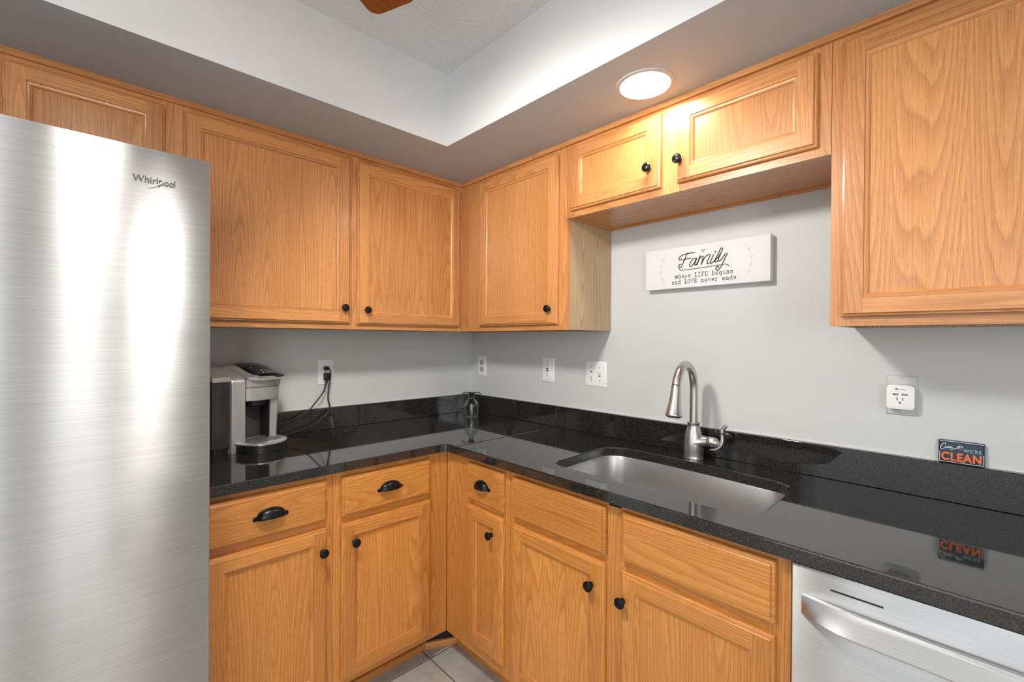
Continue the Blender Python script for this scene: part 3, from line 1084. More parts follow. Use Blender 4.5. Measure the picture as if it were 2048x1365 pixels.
mb.lathe([(0, 0), (0.009, 0), (0.009, 0.004), (0.006, 0.005), (0.006, 0.0085), (0, 0.009)], (FRX1 - 0.004, -0.60, 1.585), 'x', 12)
tag(mb.build('side_clip', BRONZE, root, off=off), 'tiny dark clip on the side')

# ------------------------------------------------------------------ coffee maker
KA = radians(17.0)
KO = (-1.323, -0.244, ZC)
root = thing('coffee_maker', 'silver and black single-cup coffee maker beside the refrigerator', 'coffee maker', KO, KA)
mb = MB()   # left shoulder and front panel: side profile swept across
prof = [(0.0, 0.0), (0.0, 0.262), (0.002, 0.271), (0.008, 0.280), (0.045, 0.294), (0.085, 0.308), (0.125, 0.317), (0.160, 0.318), (0.160, 0.0)]
rings = []
for x, ins in ((0.0, 0.006), (0.0015, 0.002), (0.006, 0.0), (0.050, 0.0)):
    rings.append([(x, y + (ins if y < 0.1 else -ins), z - (ins if z > 0.1 else 0)) for y, z in prof])
mb.loops(rings)
mb.build('left_housing', SILVER, root, smooth=40)
mb = MB()
mb.rbox(0.050, 0.188, 0.072, 0.160, 0.030, 0.302, 0.012, 'z', 4, 0.004)
mb.build('body', CHARC, root)
mb = MB()
mb.rbox(0.016, 0.186, 0.004, 0.165, 0.0003, 0.030, 0.010, 'z', 4, 0.002)
mb.build('base', BLACK, root)
mb = MB()   # right column, leaning outward toward the top
rings = []
for z, xo in ((0.036, 0.0), (0.19, 0.008), (0.272, 0.013)):
    rings.append([(0.149 + xo * 0.6, 0.006, z), (0.172 + xo, 0.000, z), (0.180 + xo, 0.006, z), (0.190 + xo, 0.120, z), (0.186 + xo, 0.160, z), (0.149 + xo * 0.6, 0.160, z)])
mb.loops(rings)
mb.build('right_column', SILVER, root, smooth=30)


def front_arc(x0, x1, bul, y0, n=14):
    return [(x0 + (x1 - x0) * k / n, y0 - bul * (1 - (2 * k / n - 1) ** 2)) for k in range(n + 1)]


def head(z0, z1, x0, x1, bul, y0, yb, flare=0.0, sl=0.0):
    mb = MB()
    rings = []
    for q, (z, ins) in enumerate(((z0, 0.002), (z0 + 0.002, 0), (z1 - 0.002, 0), (z1, 0.002))):
        fl = flare * (q >= 2)
        lp_ = [(x, y - fl + ins, z) for x, y in front_arc(x0 + ins, x1 - ins + fl * .5, bul, y0)]
        rings.append(lp_ + [(x1 - ins + fl * .5, yb, z), (x0 + ins, yb, z)])
    mb.loops(rings)
    return mb


head(0.190, 0.2415, 0.0515, 0.180, 0.016, -0.006, 0.10).build('brew_head', SILVER, root, smooth=30)
head(0.2430, 0.2745, 0.0515, 0.186, 0.016, -0.008, 0.10, 0.002).build('brow', SILVER, root, smooth=30)
SHP = [(-0.06, 0.2775), (-0.03, 0.2795), (0.0, 0.283), (0.045, 0.294), (0.085, 0.307), (0.125, 0.315), (0.160, 0.316)]


def zs(y):
    for (a, b_), (c, d) in zip(SHP, SHP[1:]):
        if y <= c:
            return b_ + (d - b_) * (max(y, a) - a) / (c - a)
    return SHP[-1][1]


def cap_solid(x0, x1, y0, y1, bul, lift, dome, thick, nx=16, ny=14):
    """curved cap over the machine: front edge bowed, crowned across"""
    mb = MB()
    rings = []
    for j_ in range(ny + 1):
        t = j_ / ny
        top, bot = [], []
        for i_ in range(nx + 1):
            u = 2 * i_ / nx - 1
            yfr = y0 - bul * (1 - u * u)
            y = yfr + (y1 - yfr) * t
            x = x0 + (x1 - x0) * i_ / nx
            edge = min(1.0, t / 0.06)
            z = zs(y) + lift + dome * (1 - abs(u) ** 2.6) * (0.4 + 0.6 * edge)
            top.append((x, y, z))
            bot.append((x, y, zs(y) + lift - thick))
        rings.append(top + bot[::-1])
    mb.loops(rings)
    return mb


lid = cap_solid(0.0518, 0.196, -0.020, 0.158, 0.030, 0.002, 0.010, 0.009).build('lid', SILVD, root, smooth=40)
gp = cap_solid(0.066, 0.197, -0.0215, 0.146, 0.0295, 0.0045, 0.0115, 0.004).build('control_panel', GLOSS, lid, smooth=40)
for (ix, iy, r_) in ((0.122, 0.000, .0042), (0.138, -0.004, .0042), (0.154, 0.000, .0042), (0.128, 0.026, .003), (0.148, 0.024, .003), (0.105, 0.060, .0025)):
    mb = MB()
    z = zs(iy) + 0.0045 + 0.0115 * (1 - abs((ix - 0.1315) / 0.0655) ** 2.6)
    mb.lathe([(r_, -0.001), (r_, 0.0010), (0, 0.0012)], (ix, iy, z), seg=12)
    mb.build('button', INKP, gp)
mb = MB()   # drip tray
n = 24
el = [(0.1015 + 0.0885 * cos(pi + pi * k / n), -0.006 - 0.105 * max(0, sin(pi * k / n)) ** 0.8) for k in range(n + 1)]
lp0 = el + [(0.190, 0.045), (0.172, 0.060), (0.030, 0.060), (0.0135, 0.0)]
lp1 = [(0.092 + (x - 0.092) * 0.97, y * 0.97 if y < 0 else y) for x, y in lp0]
mb.loops([[(x, y, 0.0006) for x, y in lp1], [(x, y, 0.031) for x, y in lp1]])
mb.build('drip_tray_base', BLACK, root, smooth=30)
mb = MB()
rings = [[(x, y, 0.0312) for x, y in lp1], [(x, y, 0.0325) for x, y in lp0], [(x, y, 0.0375) for x, y in lp0], [(0.092 + (x - 0.092) * 0.97, y * 0.97, 0.0390) for x, y in lp0]]
mb.loops(rings)
tr_ = mb.build('drip_tray', SILVD, root, smooth=30)
mb = MB()
for i in range(13):
    for j in range(7):
        x = 0.035 + i * 0.0095 + (j % 2) * 0.004
        y = -0.072 + j * 0.014
        if ((x - 0.092) / 0.088) ** 2 + (min(y, 0) / 0.092) ** 2 < 1:
            mb.box(x, x + 0.0052, y, y + 0.0105, 0.0389, 0.0393)
tag(mb.build('drip_grate', CHARC, tr_), 'dark slots of the drip tray')
mb = MB()
mb.rbox(0.052, 0.150, 0.060, 0.0715, 0.040, 0.190, 0.004, 'z', 3)
cp = mb.build('cup_recess', CHARC, root)
mb = MB()
mb.lathe([(0.0, 0.0), (0.034, 0.0), (0.040, 0.006), (0.042, 0.025), (0.0, 0.025)], (0.101, 0.030, 0.166), seg=28)
mb.build('brew_spout', BLACK, cp)
mb = MB()
mb.box(0.1430, 0.1488, 0.004, 0.072, 0.040, 0.189)
mb.build('recess_side', BLACK, cp)
def tank_part(x0, x1, ya, yb, zlo, zhi, rr):
    mb = MB()
    rings = []
    for x, ins in ((x0, rr), (x0 + rr * 0.3, rr * 0.3), (x0 + rr, 0.0), (x1, 0.0)):
        P_ = []
        for k in range(11):
            y = ya + ins + (yb - ya - 2 * ins) * k / 10
            P_.append((x, y, zhi(y)))
        rings.append([(x, ya + ins, zlo(ya))] + P_ + [(x, yb - ins, zlo(yb))] + [(x, ya + ins + (yb - ya - 2 * ins) * (1 - k / 10), zlo(ya + (yb - ya) * (1 - k / 10))) for k in range(1, 10)])
    mb.loops(rings)
    return mb


rs = tank_part(-0.062, -0.0008, 0.012, 0.158, lambda y: 0.024, lambda y: zs(y) - 0.016, 0.012).build('reservoir', TANK, root, smooth=40)
tank_part(-0.063, -0.0008, 0.008, 0.159, lambda y: zs(y) - 0.0155, lambda y: zs(y) + 0.001, 0.008).build('reservoir_lid', SILVER, rs, smooth=40)
mb = MB()
mb.rbox(-0.060, -0.0008, 0.014, 0.157, 0.0004, 0.0235, 0.014, 'z', 5)
mb.build('reservoir_base', BLACK, root)


# ------------------------------------------------------------------ outlets, switches, cords
def plate(root, wid, hgt, mat, screws, t=0.0055):
    mb = MB()
    x, z = wid / 2, hgt / 2
    rings = []
    for d, n in ((0, 0), (0, 0.002), (0.0022, t - 0.0008), (0.005, t)):
        rings.append([(-x + d, -n, -z + d), (x - d, -n, -z + d), (x - d, -n, z - d), (-x + d, -n, z - d)])
    mb.loops(rings)
    p = mb.build('cover_plate', mat, root)
    for sx_, sz_ in screws:
        mb = MB()
        mb.lathe([(0.0, -t), (0.0032, -t), (0.0028, -t - 0.0012), (0, -t - 0.0014)], (sx_, 0, sz_), 'y', 12)
        mb.build('screw', SCREW, p)
    return p


def slots(p, cx, cz, t, s=1.0):
    mb = MB()
    mb.box(cx - 0.0070 * s, cx - 0.0048 * s, -t - 0.0003, -t + 0.001, cz + 0.001, cz + 0.0085 * s)
    mb.box(cx + 0.0048 * s, cx + 0.0068 * s, -t - 0.0003, -t + 0.001, cz + 0.001, cz + 0.0080 * s)
    mb.lathe([(0, -t - 0.0003), (0.0025 * s, -t - 0.0003), (0.0025 * s, -t + 0.001)], (cx, 0, cz - 0.0055 * s), 'y', 12)
    return mb


def duplex(loc, rot, label, recmat, holes=True, group=None):
    root = thing('wall_outlet', label, 'outlet', loc, rot, group)
    p = plate(root, 0.072, 0.116, WHITE, [(0, 0)])
    for cz in (0.0195, -0.0195):
        mb = MB()
        mb.rbox(-0.0168, 0.0168, -0.0072, -0.0045, cz - 0.0142, cz + 0.0142, 0.0130, 'y', 6, 0.0006)
        r = mb.build('receptacle', recmat, root)
        slots(root, 0, cz, 0.0072).build('slots', SHAD, r)
    return root


G = 'white wall plates around the counter'
duplex((-0.8845, -0.0002, 1.1785), 0, 'white outlet left of the corner with two black plugs in it', WHITE, group=G)
duplex((-0.0002, -0.106, 1.1810), RIGHT, 'white outlet with grey sockets nearest the corner on the sink wall', GREYP, group=G)
root = thing('wall_outlet', 'white outlet with two black test buttons, left of the light switches', 'outlet', (-0.0002, -0.633, 1.1855), RIGHT, G)
p = plate(root, 0.080, 0.122, WHITE, [(0, 0.048), (0, -0.048)])
mb = MB()
mb.rbox(-0.0168, 0.0168, -0.0075, -0.005, -0.0335, 0.0335, 0.002, 'y', 3, 0.0006)
r = mb.build('receptacle', WHITE, root)
slots(root, 0, 0.0215, 0.0075).build('slots', SHAD, r)
slots(root, 0, -0.0215, 0.0075).build('slots', SHAD, r)
for cz in (0.0058, -0.0045):
    mb = MB()
    mb.box(-0.0062, 0.0062, -0.0092, -0.0070, cz - 0.0030, cz + 0.0030)
    mb.build('test_button', BLACK, r)
root = thing('light_switch', 'white double light switch left of the faucet', 'light switch', (-0.0002, -0.929, 1.1820), RIGHT, G)
p = plate(root, 0.117, 0.116, WHITE, [(-0.023, 0.030), (-0.023, -0.030), (0.023, 0.030), (0.023, -0.030)])
for cx_, upw in ((-0.023, -1), (0.023, 1)):
    mb = MB()
    mb.box(cx_ - 0.0052, cx_ + 0.0052, -0.0058, -0.0050, -0.0120, 0.0120)
    s_ = mb.build('slot', SHAD, p)
    mb = MB()
    rings = []
    for n, sh, h in ((0.005, 0.0, 0.0085), (0.012, upw * 0.006, 0.0060), (0.017, upw * 0.011, 0.0042)):
        rings.append([(cx_ - 0.0044, -n, sh - h), (cx_ + 0.0044, -n, sh - h), (cx_ + 0.0044, -n, sh + h), (cx_ - 0.0044, -n, sh + h)])
    mb.loops(rings)
    mb.build('toggle', WHITE, p)
root = thing('wall_outlet', 'pale grey outlet plate at the right, under the plug-in adapter', 'outlet', (-0.0002, -2.0055, 1.1845), RIGHT, G)
p = plate(root, 0.070, 0.114, OFFW, [(0, 0.0485), (0, -0.0485)])
root = thing('usb_adapter', 'white plug-in adapter with two charging ports on the right-hand outlet', 'adapter', (-0.0058, -2.0047, 1.1810), RIGHT)
mb = MB()
mb.rbox(-0.0310, 0.0310, -0.0260, -0.0002, -0.0350, 0.0350, 0.0095, 'y', 6, 0.0022)
ad = mb.build('housing', WHITE, root)
mb = MB()
for x0, x1, z0, z1 in ((-0.0165, -0.0040, 0.0058, 0.0105), (0.0032, 0.0158, 0.0058, 0.0105)):
    mb.box(x0, x1, -0.0264, -0.0255, z0, z1)
    mb.box(x0 + 0.002, x1 - 0.001, -0.0266, -0.0264, z0 + 0.0018, z1 - 0.0005, mi=1)
mb.build('charging_port', [SHAD, GREYP], ad)
slots(root, -0.0005, -0.0100, 0.0260, 1.05).build('slots', SHAD, ad)
for x in (-0.0230, 0.0222):
    mb = MB()
    mb.lathe([(0, -0.0264), (0.0009, -0.0264), (0.0009, -0.0255)], (x, 0, 0.0075), 'y', 8)
    mb.build('indicator_light', GREYP, ad)
mb = MB()
mb.lathe([(0, -0.0263), (0.0034, -0.0263), (0.0034, -0.0255)], (-0.0078, 0, 0.0225), 'y', 18)
ribbon(mb, [(-0.0093, 0.0243), (-0.0093, 0.0222), (-0.0085, 0.0209), (-0.0071, 0.0209), (-0.0063, 0.0222), (-0.0063, 0.0243)], 0.0008, -0.0264, True, 0.0002, 1)
text_mesh(mb, 'YOUZIE', -0.0028, 0.0108, 0.0208, 0.0238, -0.0261, 0.01, 0.0002, 0)
mb.build('logo', [INK, WHITE], ad)


def plug(root, c, s):
    mb = MB()
    mb.rbox(c[0] - 0.013 * s, c[0] + 0.013 * s, -0.030, -0.0085, c[2] - 0.018, c[2] + 0.013, 0.007, 'z', 5, 0.004)
    return mb


# cords: one belongs to the coffee maker, the other runs behind it
cord_pts = [(-0.8885, -0.026, 1.142), (-0.8945, -0.030, 1.128), (-0.9008, -0.036, 1.1133), (-0.912, -0.042, 1.0866), (-0.9474, -0.047, 1.0442), (-0.9778, -0.046, 1.009), (-1.0118, -0.045, 0.9861), (-1.045, -0.045, 0.9737), (-1.0776, -0.045, 0.9676),
            (-1.1055, -0.044, 0.9612), (-1.145, -0.038, 0.957), (-1.185, -0.032, 0.962)]
inv = Matrix.Rotation(-KA, 4, 'Z') @ Matrix.Translation(-Vector(KO))
kroot = bpy.data.objects['coffee_maker']
mb = MB()
mb.tube([tuple(inv @ p) for p in spline(cord_pts, 5)], 0.0033, 8)
cd = mb.build('power_cord', BLACK, kroot, smooth=60)
mb = MB()
mb.rbox(-0.0135, 0.0135, -0.012, 0.012, -0.020, 0.016, 0.008, 'z', 5, 0.004)
mb.tube([(0, 0, -0.018), (0, 0, -0.034)], [0.0062, 0.0042], 10)
mb.box(-0.0075, -0.006, 0.012, 0.0155, -0.004, 0.004)
mb.box(0.006, 0.0075, 0.012, 0.0155, -0.004, 0.004)
pg = mb.build('plug', BLACK, cd)
pg.matrix_basis = inv @ Matrix.Translation((-0.8878, -0.0232, 1.1610))
root = thing('power_cord', 'black cord from the upper socket trailing behind the coffee maker', 'cord', (-0.885, -0.02, 1.198))
off = (-0.885, -0.02, 1.198)
c2p = [(-0.8810, -0.026, 1.198), (-0.8760, -0.031, 1.190), (-0.8735, -0.035, 1.172), (-0.879, -0.039, 1.140), (-0.8870, -0.041, 1.094), (-0.8885, -0.042, 1.0527), (-0.8799, -0.044, 1.015), (-0.889, -0.046, 0.9882),
       (-0.9294, -0.049, 0.9563), (-0.968, -0.051, 0.934), (-1.000, -0.052, 0.928), (-1.030, -0.052, 0.921), (-1.060, -0.053, 0.9125), (-1.105, -0.053, 0.9105), (-1.150, -0.045, 0.9105)]
mb = MB()
mb.tube(spline(c2p, 5), 0.0035, 8)
mb.build('cord', BLACK, root, smooth=60, off=off)
mb = MB()
mb.rbox(-0.9000, -0.8765, -0.030, -0.0085, 1.1880, 1.2070, 0.006, 'y', 5, 0.004)
mb.build('plug', BLACK, root, off=off)

# ------------------------------------------------------------------ signs
root = thing('wall_sign', 'white canvas sign with script lettering hung over the faucet', 'sign', (-0.0003, -1.4350, 1.6235), RIGHT)
SX, SZ = 1.4350, 1.6235
SY = -0.0385
mb = MB()
mb.rbox(-0.2335, 0.2335, SY, 0.0, -0.0795, 0.0795, 0.002, 'y', 2, 0.0015)
sg = mb.build('canvas', CANVAS, root)
FAM = {'F1': [(1.4064, 1.6738), (1.387, 1.6743), (1.3702, 1.6725), (1.3546, 1.6677), (1.3455, 1.6601), (1.3476, 1.6526), (1.3581, 1.6563)],
       'F2': [(1.3781, 1.6728), (1.3703, 1.6575), (1.3625, 1.6406), (1.3558, 1.6258), (1.3484, 1.6217), (1.3449, 1.6276), (1.3483, 1.6349), (1.3535, 1.6349)],
       'F3': [(1.3619, 1.6498), (1.3704, 1.6531), (1.3816, 1.6544), (1.3914, 1.6548)],
       'U': [(1.3449, 1.6234), (1.3473, 1.6163), (1.3594, 1.6122), (1.4151, 1.6129), (1.4682, 1.6149), (1.5091, 1.6162), (1.524, 1.6162), (1.5344, 1.6074)],
       'a': [(1.4134, 1.652), (1.4024, 1.6512), (1.3923, 1.6398), (1.3885, 1.6281), (1.3936, 1.6226), (1.404, 1.6322), (1.4156, 1.6523), (1.4108, 1.6389), (1.4073, 1.628), (1.4122, 1.6269), (1.4182, 1.6327)],
       'm': [(1.4282, 1.6586), (1.4216, 1.6403), (1.415, 1.625), (1.419, 1.6326), (1.4283, 1.6501), (1.4363, 1.656), (1.4398, 1.6518), (1.4328, 1.6256), (1.437, 1.6344), (1.4475, 1.6516), (1.4595, 1.6593), (1.4653, 1.6575),
             (1.4638, 1.6498), (1.455, 1.633), (1.4564, 1.6255), (1.4624, 1.6274)],
       'i': [(1.4783, 1.6568), (1.4706, 1.6395), (1.4668, 1.63), (1.4695, 1.6253), (1.4764, 1.6289)], 'dot': [(1.4838, 1.6644), (1.4854, 1.6678)],
       'l': [(1.4764, 1.6289), (1.4937, 1.6444), (1.5087, 1.6669), (1.5099, 1.6752), (1.5043, 1.6755), (1.4956, 1.6584), (1.4848, 1.6383), (1.4836, 1.6306), (1.4887, 1.6282), (1.4958, 1.6333)],
       'y1': [(1.5037, 1.6547), (1.4975, 1.6413), (1.4963, 1.6337), (1.5014, 1.6305), (1.5101, 1.6397), (1.52, 1.6538)],
       'y2': [(1.5274, 1.6554), (1.5165, 1.6312), (1.5041, 1.607), (1.4941, 1.5977), (1.4877, 1.601), (1.4889, 1.6087), (1.4947, 1.6119), (1.4966, 1.6058)]}
mb = MB()
for k_, pts in FAM.items():
    ribbon(mb, [(x - SX, z - SZ) for x, z in pts], 0.0028 if k_ == 'U' else 0.0042, SY)
# typewriter lettering: strokes in a 10 x 10 cell, slab serifs
GL = {'w': [[(0, 6), (3, 6)], [(1.3, 6), (3, 0), (5, 5), (7, 0), (8.7, 6)], [(7, 6), (10, 6)]],
      'h': [[(1, 10), (2.5, 10), (2.5, 0)], [(2.5, 4.5), (4.5, 6), (6.5, 5.8), (7.5, 4.5), (7.5, 0)], [(1, 0), (4, 0)], [(6, 0), (9, 0)]],
      'e': [[(2, 3.2), (8.2, 3.2), (7.8, 4.8), (6.5, 6), (4, 6), (2.2, 4.8), (1.8, 3), (2.4, 1), (4.5, 0), (6.5, 0.1), (8.3, 1)]],
      'r': [[(1, 6), (3.5, 6), (3.5, 0)], [(3.5, 4), (5, 5.6), (7, 6), (8.5, 5.2)], [(1, 0), (6.5, 0)]],
      'L': [[(1, 9), (5, 9)], [(3, 9), (3, 0)], [(1, 0), (8.7, 0), (8.7, 3)]],
      'I': [[(2, 9), (8, 9)], [(5, 9), (5, 0)], [(2, 0), (8, 0)]],
      'F': [[(1, 9), (8.7, 9), (8.7, 6.5)], [(2.7, 9), (2.7, 0)], [(2.7, 4.7), (6, 4.7)], [(1, 0), (5, 0)]],
      'E': [[(1, 9), (8.6, 9), (8.6, 6.8)], [(2.6, 9), (2.6, 0)], [(2.6, 4.7), (6, 4.7)], [(1, 0), (8.8, 0), (8.8, 2.4)]],
      'b': [[(0.6, 10), (2.2, 10), (2.2, 0)], [(2.2, 4.4), (4, 6), (6.5, 5.9), (8.2, 4.4), (8.2, 1.6), (6.5, 0.1), (4, 0), (2.2, 1.6)], [(0.6, 0), (2.2, 0)]],
      'g': [[(9.2, 6), (7.6, 6), (7.6, -1.2), (6.6, -2.6), (4.5, -2.9), (2.4, -2.5)], [(7.6, 4.4), (6, 6), (3.6, 5.9), (1.8, 4.4), (1.8, 1.8), (3.6, 0.3), (6, 0.3), (7.6, 1.8)]],
      'i': [[(2.5, 6), (5.2, 6), (5.2, 0)], [(2, 0), (8.4, 0)], [(5, 8.6), (5, 9.2)]],
      'n': [[(1, 6), (2.5, 6), (2.5, 0)], [(2.5, 4.5), (4.5, 6), (6.5, 5.8), (7.5, 4.5), (7.5, 0)], [(1, 0), (4, 0)], [(6, 0), (9, 0)]],
      's': [[(7.8, 4.4), (7.6, 5.4), (5.5, 6), (3.2, 5.8), (2.2, 4.7), (3.2, 3.5), (6.8, 2.7), (8, 1.5), (6.8, 0.2), (4.4, 0), (2.4, 0.6), (2.1, 1.8)]],
      'a': [[(2.2, 5.2), (4.2, 6), (6.2, 5.7), (7, 4.5), (7, 0.8), (7.6, 0), (9, 0)], [(7, 3.4), (4, 3.5), (2.2, 2.6), (1.8, 1.3), (2.8, 0.1), (4.8, 0), (7, 1.4)]],
      'd': [[(6, 10), (7.7, 10), (7.7, 0), (9.3, 0)], [(7.7, 4.4), (6, 6), (3.6, 5.9), (1.8, 4.4), (1.8, 1.6), (3.6, 0.1), (6, 0), (7.7, 1.6)]],
      'O': [[(5, 9), (2.4, 8), (1.3, 4.5), (2.4, 1), (5, 0), (7.6, 1), (8.7, 4.5), (7.6, 8), (5, 9)]],
      'V': [[(0.2, 9), (3.4, 9)], [(1.6, 9), (5, 0), (8.4, 9)], [(6.6, 9), (9.8, 9)]],
      'v': [[(0.4, 6), (3.4, 6)], [(1.8, 6), (5, 0), (8.2, 6)], [(6.6, 6), (9.6, 6)]]}


def typed(mb, text, x0, x1, zb, capz, wid, y, mi=0):
    cell = (x1 - x0) / len(text)
    for i, ch in enumerate(text):
        for st in GL.get(ch, []):
            ribbon(mb, [(x0 + cell * (i + 0.06 + 0.088 * px_), zb + capz * pz / 9.0) for px_, pz in st], wid, y, len(st) > 4, 0.0004, mi)


typed(mb, 'where LIFE begins', 1.3293 - SX, 1.5490 - SX, 1.5822 - SZ, 0.0152, 0.0021, SY)
typed(mb, 'and LOVE never ends', 1.3148 - SX, 1.5605 - SX, 1.5600 - SZ, 0.0145, 0.0021, SY)
mb.build('lettering', INK, sg)
mb = MB()
hp = [(1.4389, 1.6684), (1.4324, 1.6765), (1.4318, 1.6805), (1.4338, 1.6828), (1.4365, 1.6822), (1.4389, 1.6790), (1.4413, 1.6826), (1.4445, 1.6834), (1.4466, 1.6812), (1.4458, 1.6765)]
mb.face([(x - SX, SY - 0.0004, z - SZ) for x, z in hp])
mb.build('heart', INKL, sg)
for pts, sgn in (([(1.2959, 1.681), (1.2794, 1.6605), (1.2705, 1.636), (1.2707, 1.6076), (1.277, 1.5842), (1.2924, 1.556)], 1), ([(1.5814, 1.6829), (1.6002, 1.6604), (1.6084, 1.6346), (1.6064, 1.6054), (1.6019, 1.5837), (1.5859, 1.5581)], -1)):
    mb = MB()
    P = [(x - SX, z - SZ) for x, z in pts]
    ribbon(mb, P, 0.0011, SY)
    for q, (x, z) in enumerate(P[1:-1]):
        up_ = 1 if q != 9 else -1
        for dx in (-1, 1):
            ribbon(mb, [(x, z - 0.003), (x + dx * 0.0042, z + 0.0005), (x + dx * 0.0052, z + 0.0055)], [0.0008, 0.0024, 0.0006], SY)
    mb.build('leaf_sprig', INKP, sg)

# small enamel sign leaning on the upstand
root = thing('desk_sign', 'small navy sign with orange lettering standing on the upstand', 'sign', (-0.0110, -2.1287, 1.0110), RIGHT)
root.rotation_euler = (radians(-3.5), 0, RIGHT)
CX0 = 2.1287
mb = MB()
mb.rbox(-0.0445, 0.0445, -0.0030, 0.0030, 0.0004, 0.0612, 0.0032, 'y', 4, 0.0006)
pl_ = mb.build('plate', NAVY, root)
Y0 = -0.0030
tx = lambda x: x - CX0
mb = MB()
fr = [(-0.0418, 0.0030), (0.0418, 0.0030), (0.0418, 0.0584), (-0.0418, 0.0584)]
for i in range(4):
    ribbon(mb, [fr[i], fr[(i + 1) % 4]], 0.0011, Y0, False)
mb.build('border_line', SKYW, pl_)
mb = MB()
ZO = 1.0095
text_mesh(mb, 'CLEAN', -0.0385, 0.0378, 0.0062, 0.0290, Y0, 0.034, 0.0004, 0, 1.13)
mb.build('large_lettering', ORNG, pl_)
mb = MB()
text_mesh(mb, "WE'RE", 0.0038, 0.0378, 0.0332, 0.0425, Y0, 0.010, 0.0004, 0, 1.1)
mb.build('small_lettering', CYAN, pl_)
COME = {'C': [(2.0998, 1.059), (2.1012, 1.0613), (2.1003, 1.0631), (2.098, 1.0627), (2.094, 1.058), (2.0915, 1.0512), (2.0918, 1.0472), (2.0941, 1.0464), (2.0976, 1.0487)],
        'o': [(2.101, 1.0537), (2.0993, 1.0514), (2.0996, 1.0494), (2.1013, 1.0499), (2.1021, 1.0527), (2.101, 1.0537), (2.1024, 1.0523), (2.1038, 1.053)],
        'm': [(2.1041, 1.0546), (2.1033, 1.0501), (2.105, 1.054), (2.1061, 1.0544), (2.1056, 1.0505), (2.1073, 1.0544), (2.1085, 1.0546), (2.108, 1.0511), (2.1096, 1.052)],
        'e0': [(2.1096, 1.052), (2.1118, 1.0548), (2.1115, 1.0559), (2.1101, 1.0537), (2.1104, 1.0515), (2.1124, 1.0521), (2.1141, 1.054)],
        'i': [(2.1236, 1.0589), (2.1225, 1.0547), (2.1236, 1.0544), (2.125, 1.0564)], 'id': [(2.1243, 1.0621), (2.1245, 1.0616)],
        'n': [(2.1261, 1.0597), (2.1253, 1.0544), (2.127, 1.0583), (2.1289, 1.0602), (2.1297, 1.0599), (2.1289, 1.0563), (2.1303, 1.0557), (2.133, 1.059)]}
mb = MB()
# C o m share the first strokes; the e follows the m
for k_, pts in COME.items():
    ribbon(mb, [((x - 2.1287) * 1.06 - 0.001, z - 1.0108) for x, z in pts], 0.0013 if k_ == 'C' else 0.0010, Y0)
ribbon(mb, [((x - 2.1287) * 1.06 - 0.001, z - 1.0108) for x, z in [(2.1096, 1.0471), (2.1141, 1.0489), (2.1197, 1.0513), (2.1253, 1.0521), (2.1306, 1.0509)]], [0.0004, 0.0016, 0.0012, 0.0008, 0.0003], Y0)
mb.build('script_lettering', SKYW, pl_)

# ------------------------------------------------------------------ glass bottle in the corner
root = thing('glass_bottle', 'clear glass bottle with curled metal top in the counter corner', 'bottle', (-0.168, -0.216, ZC))
mb = MB()
outp = [(0.0, 0.0006), (0.033, 0.0006), (0.0355, 0.004), (0.037, 0.012), (0.0385, 0.040), (0.0385, 0.072), (0.036, 0.080), (0.028, 0.091), (0.019, 0.100), (0.0155, 0.105), (0.0150, 0.112), (0.0155, 0.120), (0.0185, 0.130)]
inn = [(0.0160, 0.130), (0.0132, 0.120), (0.0128, 0.112), (0.0132, 0.106), (0.0168, 0.100), (0.0262, 0.0895), (0.0340, 0.079), (0.0362, 0.072), (0.0362, 0.040), (0.0345, 0.012), (0.032, 0.008), (0.0, 0.008)]
mb.lathe(outp + inn, seg=40)
gb = mb.build('bottle_body', GLASS, root, smooth=50)
mb = MB()
mb.lathe([(0.0, 0.112), (0.006, 0.114), (0.012, 0.124), (0.0158, 0.1305), (0.0175, 0.134), (0.012, 0.1385), (0.0, 0.1395)], seg=24)
va = Vector((sin(YAW), -cos(YAW), 0))
for sgn in (-1, 1):
    pts = spline([va * sgn * 0.006 + Vector((0, 0, 0.136)), va * sgn * 0.018 + Vector((0, 0, 0.1385)), va * sgn * 0.034 + Vector((0, 0, 0.1390)), va * sgn * 0.046 + Vector((0, 0, 0.1345)), va * sgn * 0.0525 + Vector((0, 0, 0.127))], 5)
    mb.tube(pts, [0.0030] * (len(pts) - 3) + [0.0026, 0.0020, 0.0012], 10)
mb.build('stopper', plain('dark_pewter', (0.05, 0.05, 0.05), 0.35, 0.7), root, smooth=60)

# ------------------------------------------------------------------ recessed light over the sink
root = thing('recessed_light', 'lit round recessed ceiling light over the sink', 'ceiling light', (CANX, CANY, ZT))
mb = MB()
mb.lathe([(CANR - 0.003, -0.0004), (CANR - 0.002, -0.004), (CANR + 0.004, -0.0045), (CANR + 0.010, -0.0030), (CANR + 0.012, -0.0004)], seg=48, cap=False)
mb.build('trim_ring', plain('greyish_white_ring', (0.55, 0.55, 0.54), 0.4), root)
mb = MB()
mb.lathe([(CANR - 0.001, -0.001), (CANR - 0.003, 0.06), (CANR - 0.008, 0.13), (0.0, 0.135)], seg=48, cap=False)
mb.build('can', CANM, root)
mb = MB()
mb.lathe([(0.0, 0.130), (0.016, 0.128), (0.018, 0.100), (0.022, 0.090), (0.030, 0.075), (0.042, 0.052), (0.045, 0.040), (0.042, 0.028), (0.030, 0.018), (0.0, 0.013)], (0, 0, 0), seg=24)
mb.build('bulb', BULB, root)
mb = MB()
mb.tube([(0.052, -0.045, 0.02), (0.054, -0.046, 0.06), (0.055, -0.046, 0.09)], 0.0018, 8)
mb.tube([(0.048, -0.052, 0.07), (0.062, -0.038, 0.075)], 0.0015, 8)
mb.build('spring_clip', plain('brass_clip', (0.30, 0.20, 0.07), 0.4, 0.7), root)

